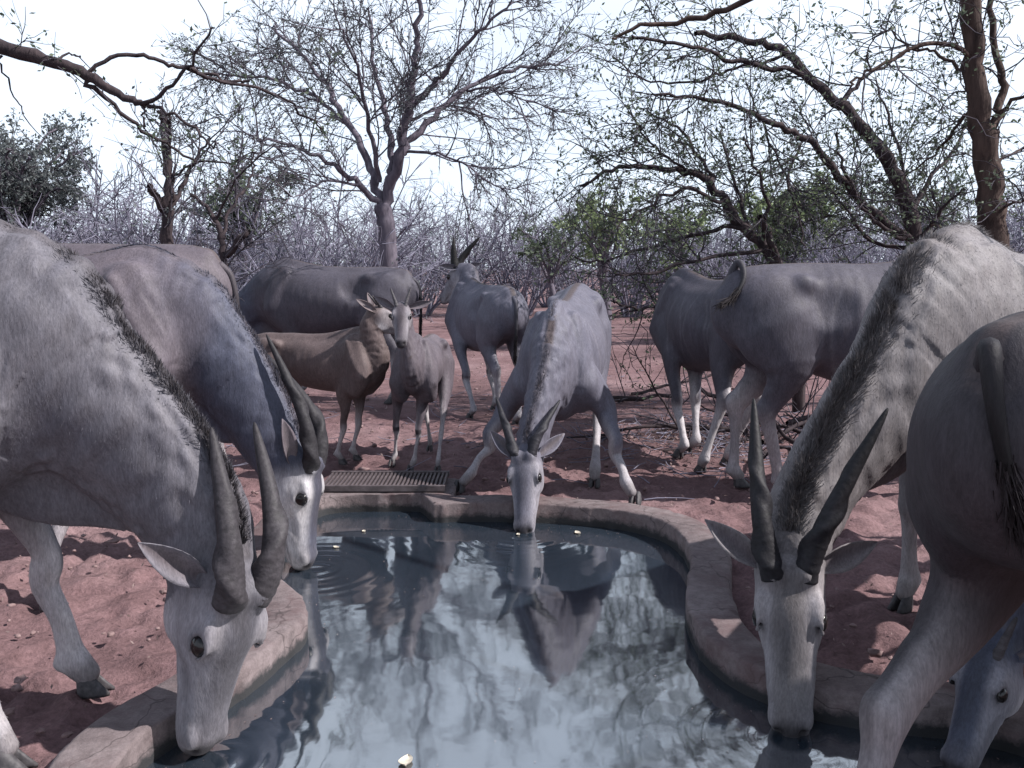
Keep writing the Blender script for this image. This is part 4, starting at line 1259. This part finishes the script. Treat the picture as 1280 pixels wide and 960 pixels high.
    for sd in (-1, 1):
        e = link("eye", mesh_from("eye", ev + lat * sd * 0.190 * HL, ef), M["eye"], root)
    # ears
    if ears is None:
        ears = [None, None]
    for sd, ed in zip((1, -1), ears):
        if ed is None:
            d = unit(lat * sd * 0.9 - a * 0.55 + nrm * 0.15); face = unit(a * 0.4 + nrm * 0.6 - V3(0, 0, 0.2))
        else:
            d = unit(wd(ed[0])); face = unit(wd(ed[1]))
        face = unit(face - d * (face @ d)); sdv = np.cross(d, face)
        le, wd_ = 0.215 * hs * (1.12 if calf else 1), 0.041 * hs
        b0 = Hd(0.03, sd * 0.150, -0.01)
        v, f = [], []
        nt, nw = 10, 9
        for layer in (0, 1):
            for i in range(nt):
                t = i / (nt - 1)
                w = wd_ * (0.34 + 0.66 * math.sin(min(1, t / 0.42) * math.pi / 2)) * (1 - max(0, (t - 0.42) / 0.58) ** 1.7) + 0.002
                for j in range(nw):
                    q = (j / (nw - 1) - 0.5) * 2
                    cup = (0.95 - 0.6 * t) * q * q - 0.5 * (0.95 - 0.6 * t)
                    p = b0 + d * le * t + sdv * w * q * (0.8 + 0.2 * t) + face * (w * cup) + face * 0.03 * hs * (t * t) * -0.6
                    if layer: p = p - face * 0.006 * hs * (1 - t * 0.5) - d * 0.0
                    v.append(p)
        L0 = nt * nw
        for i in range(nt - 1):
            for j in range(nw - 1):
                k0 = i * nw + j
                f.append((k0, k0 + 1, k0 + nw + 1, k0 + nw)); f.append((L0 + k0, L0 + k0 + nw, L0 + k0 + nw + 1, L0 + k0 + 1))
            f.append((i * nw, i * nw + nw, L0 + i * nw + nw, L0 + i * nw)); k1 = i * nw + nw - 1
            f.append((k1, L0 + k1, L0 + k1 + nw, k1 + nw))
        for j in range(nw - 1):
            k0 = (nt - 1) * nw + j
            f.append((k0, k0 + 1, L0 + k0 + 1, L0 + k0))
        mee = mesh_from("ear", np.array(v), f)
        cc = np.repeat((base * 1.0)[None], len(v), 0)
        q = np.abs(np.tile((np.arange(nw) / (nw - 1) - 0.5) * 2, nt))
        inn = np.clip(1.15 - q * 1.1, 0, 1)[:, None]
        cc[:L0] = cc[:L0] * 1.35 * (1 - inn) + np.array([0.11, 0.095, 0.105]) * inn
        set_attr(mee, "Coat", cc)
        link("ear", mee, M["coat"], root)
    # horns
    if horn_tips is not None or horn_len > 0:
        for ix, sd in enumerate((1, -1)):
            hb = Hd(0.075, sd * 0.098, 0.135)
            if horn_tips is not None:
                tip = wl(horn_tips[ix])
                ln = np.linalg.norm(tip - hb)
            else:
                ln = horn_len * hs
                tip = hb + unit(-a * 0.86 + nrm * 0.42 + lat * sd * horn_out) * ln
            d0 = unit(-a * 0.80 + nrm * 0.50 + lat * sd * (horn_out * 0.9))
            nseg = 84 if h < 0.012 else 30
            pts = bez(hb - d0 * 0.02 * hs, hb + d0 * ln * 0.30, lerp(hb, tip, 0.68) + d0 * ln * 0.06, tip, nseg)
            tt = np.linspace(0, 1, nseg)
            rad = 0.92 * horn_r * hs * (1 - tt) ** 0.62 * (1 + 0.10 * np.exp(-tt * 14)) + 0.0025
            def key(t, th, sd=sd):
                ph = th - sd * horn_twist * 2 * math.pi * (min(t, 0.62) + 0.25 * max(0, t - 0.62)) / 0.62 - 0.6 * sd
                keel = np.maximum(0, np.cos(ph)) ** 4
                amp = 0.36 * (1 - np.clip((t - 0.45) / 0.35, 0, 1)) * min(1, 0.3 + t * 9) if not calf else 0.1
                ring = 0.030 * math.sin(t * 190 + 2 * math.sin(t * 40)) * max(0, 1 - t * 1.8)
                return 0.94 + amp * keel + ring - 0.10 * amp * np.maximum(0, np.cos(ph + 1.1)) ** 4
            hvv, hf = lattice_tube(pts, rad, 26 if h < 0.012 else 10, key, lat)
            hm = mesh_from("horn", hvv, hf)
            tv = np.repeat(tt, 26 if h < 0.012 else 10)
            hc = np.asarray(horn_col)[None] * (0.70 + 0.5 * vnoise(tv * 30, tv * 0, 1.0, seed)[:, None] + 0.45 * rng.rand(len(tv), 1) - 0.35 * tv[:, None])
            set_attr(hm, "Coat", hc)
            link("horn", hm, M["horn"], root)
    # tail
    if tail is None:
        tp = np.array([B(-0.86, 0, 1.24), B(-0.925, 0, 1.20), B(-0.96, 0.01, 1.05), B(-0.955, 0.015, 0.85), B(-0.945, 0.02, 0.62)])
    else:
        tp = np.concatenate([[B(-0.84, 0, 1.24)], [wl(q) for q in tail]])
    tn = 22
    ti = np.linspace(0, len(tp) - 1, tn)
    tpts = np.stack([np.interp(ti, np.arange(len(tp)), tp[:, d]) for d in range(3)], 1)
    for _ in range(3): tpts[1:-1] = 0.5 * tpts[1:-1] + 0.25 * (tpts[2:] + tpts[:-2])
    trad = np.interp(np.linspace(0, 1, tn), [0, 0.15, 0.7, 1], [0.032, 0.022, 0.013, 0.008]) * s
    tv_, tf_ = lattice_tube(tpts, trad, 8)
    tm = mesh_from("tail", tv_, tf_)
    set_attr(tm, "Coat", np.repeat(np.clip(np.linspace(0.8, -0.1, tn), 0.12, 1), 8)[:, None] * base[None])
    tob = link("tail", tm, M["coat"], root)
    nh = 420
    ii = rng.randint(int(tn * 0.70), tn - 1, nh)
    td = np.gradient(tpts, axis=0); td /= np.linalg.norm(td, axis=1)[:, None]
    dirs = td[ii] + rng.normal(size=(nh, 3)) * 0.12
    tuft = hair_mesh(tpts[ii] + rng.normal(size=(nh, 3)) * 0.007 * s, dirs, np.full(nh, 0.085 * s) * (0.5 + 0.6 * rng.rand(nh)), 0.0022 * s, rng, np.repeat(np.array([[0.022, 0.018, 0.02]]), nh, 0), 0.2)
    tag(link("tuft", tuft, M["hair"], tob), kind="stuff")
    # mane along the crest of the neck and withers
    if mane > 0:
        def crest(n, lo_t, hi_t):
            tq = rng.uniform(lo_t, hi_t, n)
            nc = len(neck.c)
            fi = tq * (nc - 1); i0 = np.minimum(fi.astype(int), nc - 2); fr = (fi - i0)[:, None]
            c = neck.c[i0] * (1 - fr) + neck.c[i0 + 1] * fr
            U = neck.U[i0] * (1 - fr) + neck.U[i0 + 1] * fr
            L = neck.L[i0]; T = neck.T[i0]
            r = neck.r[i0] * (1 - fr) + neck.r[i0 + 1] * fr
            q = rng.normal(size=n) * mane_w
            q = np.clip(q, -0.75, 0.75)
            root_ = c + U * (r[:, 1] * np.sqrt(1 - q * q))[:, None] * 0.985 + L * (r[:, 0] * q)[:, None]
            dirs_ = U * 0.58 - T * 0.62 + L * (q * 0.9)[:, None] + (rng.normal(size=(n, 3)) * 0.10 + np.stack([vnoise(tq * 9, q * 3, 5, 31 + e) - 0.5 for e in range(3)], 1) * 0.7)
            dirs_ /= np.linalg.norm(dirs_, axis=1)[:, None]
            return root_, dirs_, tq, q
        r_, d_, tq, q = crest(mane, 0.16, 0.93)
        m2 = mane // 3
        ti_ = rng.uniform(0.42, 1.0, m2) * (len(spine.c) - 1); k_ = np.minimum(ti_.astype(int), len(spine.c) - 2); f_ = (ti_ - k_)[:, None]
        q2 = np.clip(rng.normal(size=m2) * 0.30, -0.7, 0.7)
        c2 = spine.c[k_] * (1 - f_) + spine.c[k_ + 1] * f_
        r2_ = c2 + spine.U[k_] * (spine.r[k_, 1] * 1.05)[:, None] + spine.L[k_] * (spine.r[k_, 0] * q2)[:, None]
        d2_ = spine.U[k_] * 0.28 - spine.T[k_] * 0.9 + rng.normal(size=(m2, 3)) * 0.12
        r_ = np.concatenate([r_, r2_]); d_ = np.concatenate([d_, d2_ / np.linalg.norm(d2_, axis=1)[:, None]]); tq = np.concatenate([tq, ti_ / 40]); q = np.concatenate([q, q2 * 0.55])
        mane = mane + m2
        ln = mane_len * s * (0.45 + 0.75 * rng.rand(mane)) * (1 - 1.1 * np.abs(q)) * (0.55 + 0.9 * vnoise(tq * 22, q * 3, 1, seed + 4))
        dark = np.clip(1.0 - np.abs(q + 0.12 * (vnoise(tq * 30, q, 1, seed) - 0.5)) * 3.6, 0, 1)[:, None] * (0.25 + 0.75 * (rng.rand(mane, 1)))
        cc = nb[None] * (0.65 + 0.5 * rng.rand(mane, 1)) * (1 - dark) + np.asarray(mane_col)[None] * dark
        mo = link("mane", hair_mesh(r_, d_, ln, 0.0011 * s, rng, cc, 0.25), M["hair"], root)
        tag(mo, kind="stuff")
    # short coat hairs that break the outline of the nearest animals
    if fuzz > 0:
        area = np.linalg.norm(fn, axis=1) * 0.5
        pick = rng.choice(len(Q), fuzz, p=area / area.sum())
        w = rng.rand(fuzz, 4); w /= w.sum(1)[:, None]
        rt = np.einsum('nk,nkd->nd', w, Vv[Q[pick]])
        nn = N[Q[pick, 0]]; cl = C[Q[pick, 0]]
        flow = np.repeat(V3(-0.25, 0, -0.9)[None], fuzz, 0)
        flow -= nn * np.sum(flow * nn, 1)[:, None]
        dd = flow * 0.95 + nn * 0.16 + rng.normal(size=(fuzz, 3)) * 0.10
        dd /= np.linalg.norm(dd, axis=1)[:, None]
        hd_f = hd[Q[pick, 0]]
        ln = np.where(hd_f, 0.005, 0.010) * (0.5 + rng.rand(fuzz))
        fm = hair_mesh(rt - nn * 0.0008, dd, ln, 0.00042, rng, cl * (0.85 + 0.30 * rng.rand(fuzz, 1)), 0.0)
        tag(link("fur", fm, M["hair"], root), kind="stuff")
    if drink > 0 and muzzle is not None:
        MUZ.append((muzzle[0], muzzle[1], drink))
    return root

# ------------------------------------------------------------------ the herd
def build_herd():
    w = WATZ + 0.022
    # near left, drinking, seen from its right side
    mz = G(264, 943, w)
    eland("pale grey eland bull with thick twisted horns drinking over the trough's block end", (-2.06, 2.46), 2, 1.04, drop=0.0,
          head_scale=1.08, muzzle=mz, axis=(-0.12, -0.10, -1), normal=(0.80, -0.58, 0.05), neck_start=(1, 0.0, -0.75), neck_end=(0.9, 0.35), neck_thick=1.12,
          hooves=dict(fr=(-1.37, 2.24), fl=(-1.36, 2.69)), horn_tips=[P(318, 528, 2.62), P(264, 534, 2.44)], horn_r=0.041, horn_twist=1.1, horn_col=(0.034, 0.030, 0.034),
          ears=[((-0.5, 0.6, 0.5), (0.8, 0.2, -0.3)), ((-0.42, -0.62, 0.62), (0.55, -0.75, 0.0))], coat="pale", h=0.0085, dewlap=1.0, mane=10000, mane_len=0.036, mane_w=0.15, mane_col=(0.032, 0.024, 0.023), fuzz=90000, seed=3, white_legs=0.8)
    # second left, face in profile
    mz = G(396, 706, w)
    eland("blue grey eland bull with white cheek and long straight horns drinking from the trough", (-2.18, 4.02), 6, 1.0,
          head_scale=1.12, muzzle=mz, axis=(0.14, -0.02, -1), normal=(0.98, -0.16, 0.15), neck_start=(1, 0.0, -0.55), neck_end=(0.9, 0.35), neck_thick=1.05,
          hooves=dict(fr=(-1.86, 3.40), fl=(-1.60, 4.2)), horn_tips=[P(292, 408, 4.30), P(333, 418, 4.02)], horn_r=0.036, horn_twist=1.4, horn_col=(0.020, 0.018, 0.021),
          ears=[((-0.5, 0.6, 0.5), (0.8, 0.2, -0.3)), ((0.05, -0.45, 0.9), (0.7, -0.5, 0.1))], cheek=(0.80, 0.785, 0.80), coat="tan", neckcoat="blue", h=0.010, dewlap=1.15, mane=3000, mane_len=0.030, fuzz=30000, seed=5)
    # rump behind the second bull
    x3 = P(290, 350, 5.6)[0]
    eland("grey eland turned away whose rump and hanging tail show behind two drinking bulls", (x3 - 1.00, 5.6), 176, 1.10, poll=(x3 - 2.6, 5.55, 1.3), axis=(-1, 0, -0.6), normal=(-0.5, 0, 1),
          neck_start=(1, 0, 0.1), stripes=0.22, coat="tan", h=0.016, seed=8, drink=0)
    # big bull standing broadside in the background
    eland("large dark eland standing broadside behind the two calves with lowered head", (-1.86, 9.1), 170, 1.0, muzzle=(-3.55, 9.35, 0.28), axis=(-0.55, 0, -0.85), normal=(-0.85, 0, 0.5),
          neck_start=(1, 0, -0.35), neck_end=(0.7, 0.5), horn_len=0.5, coat="dark", neckcoat="blue", dewlap=1.1, h=0.018, seed=9, drink=0, fat=1.05, mane=500, mane_len=0.05)
    # calves
    eland("brown eland calf standing side on with raised head between the trough and the bull", tuple(np.array([-1.33, 6.12])), -20, 0.66, poll=P(467, 388, 5.95), axis=(0.80, 0.35, -0.42), normal=(0.4, 0.1, 1),
          neck_start=(0.8, 0, 0.6), neck_end=(0.45, 0.85), ears=[((-0.25, 0.5, 0.75), (0.5, -0.7, 0)), ((-0.85, -0.2, 0.62), (0.5, -0.8, 0.2))],
          horn_len=0.16, horn_r=0.018, coat="brown", calf=True, h=0.011, seed=11, drink=0, white_legs=1.0, fat=0.80, neck_thick=0.84,
          hooves=dict(fr=G(428, 578)[:2], fl=G(446, 573)[:2], hl=(-1.66, 6.36), hr=(-1.74, 6.14)))
    eland("slender eland calf facing the trough with white blaze down its face", (-0.62, 6.12), -94, 0.64, poll=P(502, 383, 5.62), axis=(0.06, -0.72, -0.70), normal=(0.02, -0.7, 0.72),
          neck_start=(0.7, 0, 0.75), neck_end=(0.35, 0.9), ears=[((1, 0.1, 0.25), (0, -1, 0)), ((-1, 0.1, 0.55), (0, -1, 0))],
          horn_len=0.18, horn_r=0.018, coat="tan", calf=True, h=0.011, seed=12, drink=0, white_legs=0.7, fat=0.74, knees=True,
          hooves=dict(fr=G(490, 580)[:2], fl=G(513, 587)[:2], hl=G(547, 588)[:2] , hr=(-0.62, 6.5)))
    # far cow looking away
    eland("young eland with upright black horns walking away beyond the drinking cow", (-0.27, 8.35), 112, 0.88, poll=P(577, 334, 8.9), axis=(-0.55, 0.25, -0.75), normal=(-0.55, 0.3, 0.8),
          neck_start=(0.8, 0, 0.75), neck_end=(0.3, 0.95), horn_tips=[P(567, 296, 8.9), P(600, 296, 9.0)], horn_r=0.050, horn_twist=0.8, horn_col=(0.010, 0.009, 0.010),
          ears=[((-1, -0.2, 0.15), (0, -1, 0)), ((1, -0.1, 0.3), (0, -1, 0))], coat="grey", h=0.014, seed=14, drink=0, knees=True, white_legs=0.6, fat=0.92,
          hooves=dict(fl=G(587, 523)[:2], fr=G(617, 512)[:2], hl=G(623, 527)[:2], hr=G(645, 530)[:2]))
    # cow drinking at the far rim, forelegs splayed
    mz = G(653, 663, w)
    eland("slim grey eland cow drinking head on at the far rim with splayed forelegs", (0.36, 5.82), -101, 0.96, pitch=9, drop=-0.075,
          muzzle=mz, axis=(-0.05, -0.62, -0.80), normal=(-0.22, -0.80, 0.60), neck_start=(1, 0, -0.55), neck_end=(0.95, 0.2), neck_thick=0.92,
          hooves=dict(fr=G(574, 612)[:2], fl=G(794, 627)[:2], hl=(0.52, 5.42), hr=(0.20, 6.2)), horn_tips=[P(700, 500, 4.95), P(620, 496, 4.97)], horn_r=0.034, horn_twist=1.2, horn_col=(0.016, 0.015, 0.020),
          ears=[((0.85, 0.35, 0.62), (0, -1, 0)), ((-0.75, 0.35, 0.75), (0, -1, 0))], stripes=0.22, coat="grey", h=0.010, mane=1500, mane_len=0.03, seed=16, fat=0.95, white_legs=0.7)
    # right background pair
    eland("eland with slim white legs standing behind another one's rump, facing away", (1.46, 6.45), 106, 0.93, horn_len=0, muzzle=(1.75, 7.9, 0.5), axis=(0.2, 0.5, -0.8), normal=(0.2, 0.8, 0.4),
          neck_start=(1, 0, -0.2), stripes=0.22, coat="dark", h=0.014, seed=18, drink=0, white_legs=0.95, fat=0.95,
          hooves=dict(hl=G(876, 588)[:2], hr=G(907, 580)[:2], fl=G(848, 570)[:2], fr=G(859, 564)[:2]))
    eland("dark grey eland standing broadside with its tail flicked up by the brush pile", (2.12, 5.22), 2, 1.01, muzzle=(4.0, 5.4, 0.8), axis=(0.8, 0, -0.6), normal=(0.6, 0, 0.8), neck_start=(1, 0, 0.1),
          stripes=0.22, coat="dark", h=0.012, seed=19, drink=0, white_legs=0.55, hooves=dict(hl=G(925, 606)[:2], hr=G(982, 620)[:2]),
          tail=[P(921, 324, 5.17), P(928, 332, 5.13), P(931, 344, 5.09), P(927, 358, 5.06), P(916, 372, 5.03), P(902, 381, 5.0)])
    # near right, face on
    mz = G(988, 918, w)
    yw = -142
    wx, wy = 1.60, 3.22
    eland("eland with bristling dark mane and long spread horns drinking head on over the rim", (wx - 0.52 * 1.04 * math.cos(math.radians(yw)), wy - 0.52 * 1.04 * math.sin(math.radians(yw))), yw, 1.03,
          muzzle=mz, head_scale=1.06, axis=(-0.10, -0.46, -0.88), normal=(-0.30, -0.84, 0.46), neck_start=(1, 0, -0.75), neck_end=(0.9, 0.3), neck_thick=1.18,
          horn_tips=[P(1110, 510, 2.66), P(942, 498, 2.90)], horn_r=0.038, horn_twist=1.4, horn_col=(0.013, 0.012, 0.015),
          ears=[((0.95, 0.15, 0.32), (0, -1, 0.1)), ((-0.72, 0.2, 0.55), (0, -1, 0.1))], coat="fawn", h=0.0085, dewlap=0.9, mane=15000, mane_len=0.060, mane_w=0.17, mane_col=(0.030, 0.023, 0.023), fuzz=60000, seed=21, stripes=0.25)
    # nearest, hindquarters only
    yw = 30
    rx, ry = 0.79, 1.50
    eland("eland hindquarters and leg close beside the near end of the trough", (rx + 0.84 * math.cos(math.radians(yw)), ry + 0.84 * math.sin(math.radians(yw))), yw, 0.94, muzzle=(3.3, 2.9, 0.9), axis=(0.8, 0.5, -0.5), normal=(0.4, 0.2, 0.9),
          coat="painted_shade", h=0.009, seed=23, drink=0, tail=[P(1236, 424, 1.47), P(1242, 500, 1.43), P(1258, 590, 1.42), P(1275, 660, 1.44)], hooves=dict(hl=(0.64, 1.54), hr=(1.02, 1.34)))  # coat darkened all over to paint in the shadow on this animal
    # calf drinking beyond it
    eland("smoky grey eland calf drinking behind the nearest eland's hind leg", (1.74, 2.95), -122, 0.66, muzzle=(1.22, 2.30, w), head_scale=1.2, axis=(-0.5, -0.35, -0.8), normal=(-0.75, -0.45, 0.5), neck_start=(1, 0, -0.5), neck_end=(0.9, 0.3),
          horn_len=0.15, horn_r=0.018, coat="blue", calf=True, h=0.011, seed=25)
build_herd()
build_water()

def build_flotsam():
    rng = np.random.RandomState(3)
    for (px, py, sz, lab) in [(508, 952, 0.055, "pale curled leaf floating on the water near the trough's near end"), (648, 668, 0.030, "dry leaf scrap floating under the drinking cow's muzzle"), (722, 666, 0.045, "dry leaf scrap floating beside the far rim's shadow"),
                              (420, 684, 0.035, "dry leaf scrap floating near the white-cheeked bull's muzzle"), (455, 664, 0.03, "small leaf scrap floating below the metal grate")]:
        c = G(px, py, WATZ + 0.004)
        a0 = rng.uniform(0, 3)
        v, f = [], []
        for i in range(7):
            t = i / 6; w = math.sin(math.pi * min(1, t * 0.96 + 0.04)) ** 0.8 * 0.36
            for j in range(5):
                q = j / 4 * 2 - 1
                x = (t - 0.5); y = q * w + 0.08 * math.sin(t * 5)
                v.append(((x * math.cos(a0) - y * math.sin(a0)) * sz, (x * math.sin(a0) + y * math.cos(a0)) * sz, (0.10 * q * q + 0.12 * (t - 0.5) ** 2 + 0.02 * rng.rand()) * sz))
        n = len(v)
        v += [(x, y, z - 0.002) for x, y, z in v]
        for i in range(6):
            for j in range(4):
                k = i * 5 + j
                f.append((k, k + 5, k + 6, k + 1)); f.append((n + k, n + k + 1, n + k + 6, n + k + 5))
        o = link("floating_leaf", mesh_from("floating_leaf", v, f), M["paleleaf"], None, tuple(c))
        tag(o, lab, "leaf", "leaves floating on the water")
build_flotsam()

def build_scum():
    rng = np.random.RandomState(15)
    ed = offset_poly(POOL, -0.05)
    LV = Leaves()
    for _ in range(520):
        if rng.rand() < 0.75:
            i = rng.randint(len(POOL)); t = rng.gamma(1.2, 0.07)
            p = offset_poly(POOL, -0.02 - t)[i] if False else POOL[i] + (ed[i] - POOL[i]) / 0.05 * (0.02 + t)
        else:
            p = np.array([rng.uniform(-1.1, 1.1), rng.uniform(2.2, 4.6)])
        if not inside_poly(np.array([p[0]]), np.array([p[1]]), ed)[0]: continue
        LV.add(V3(p[0], p[1], WATZ + 0.003), rng.uniform(0.003, 0.011))
    me = LV.mesh("scum", rng, (0, 0, 0), 0.5)
    co = np.empty(len(me.vertices) * 3, np.float32); me.vertices.foreach_get("co", co); co = co.reshape(-1, 3)
    co[:, 2] = WATZ + 0.0025 + 0.15 * (co[:, 2] - WATZ - 0.0025)
    me.vertices.foreach_set("co", co.ravel())
    tag(link("scum", me, M["dryleaf"]), "dust and leaf specks floating on the trough water", "scum", kind="stuff")
build_scum()
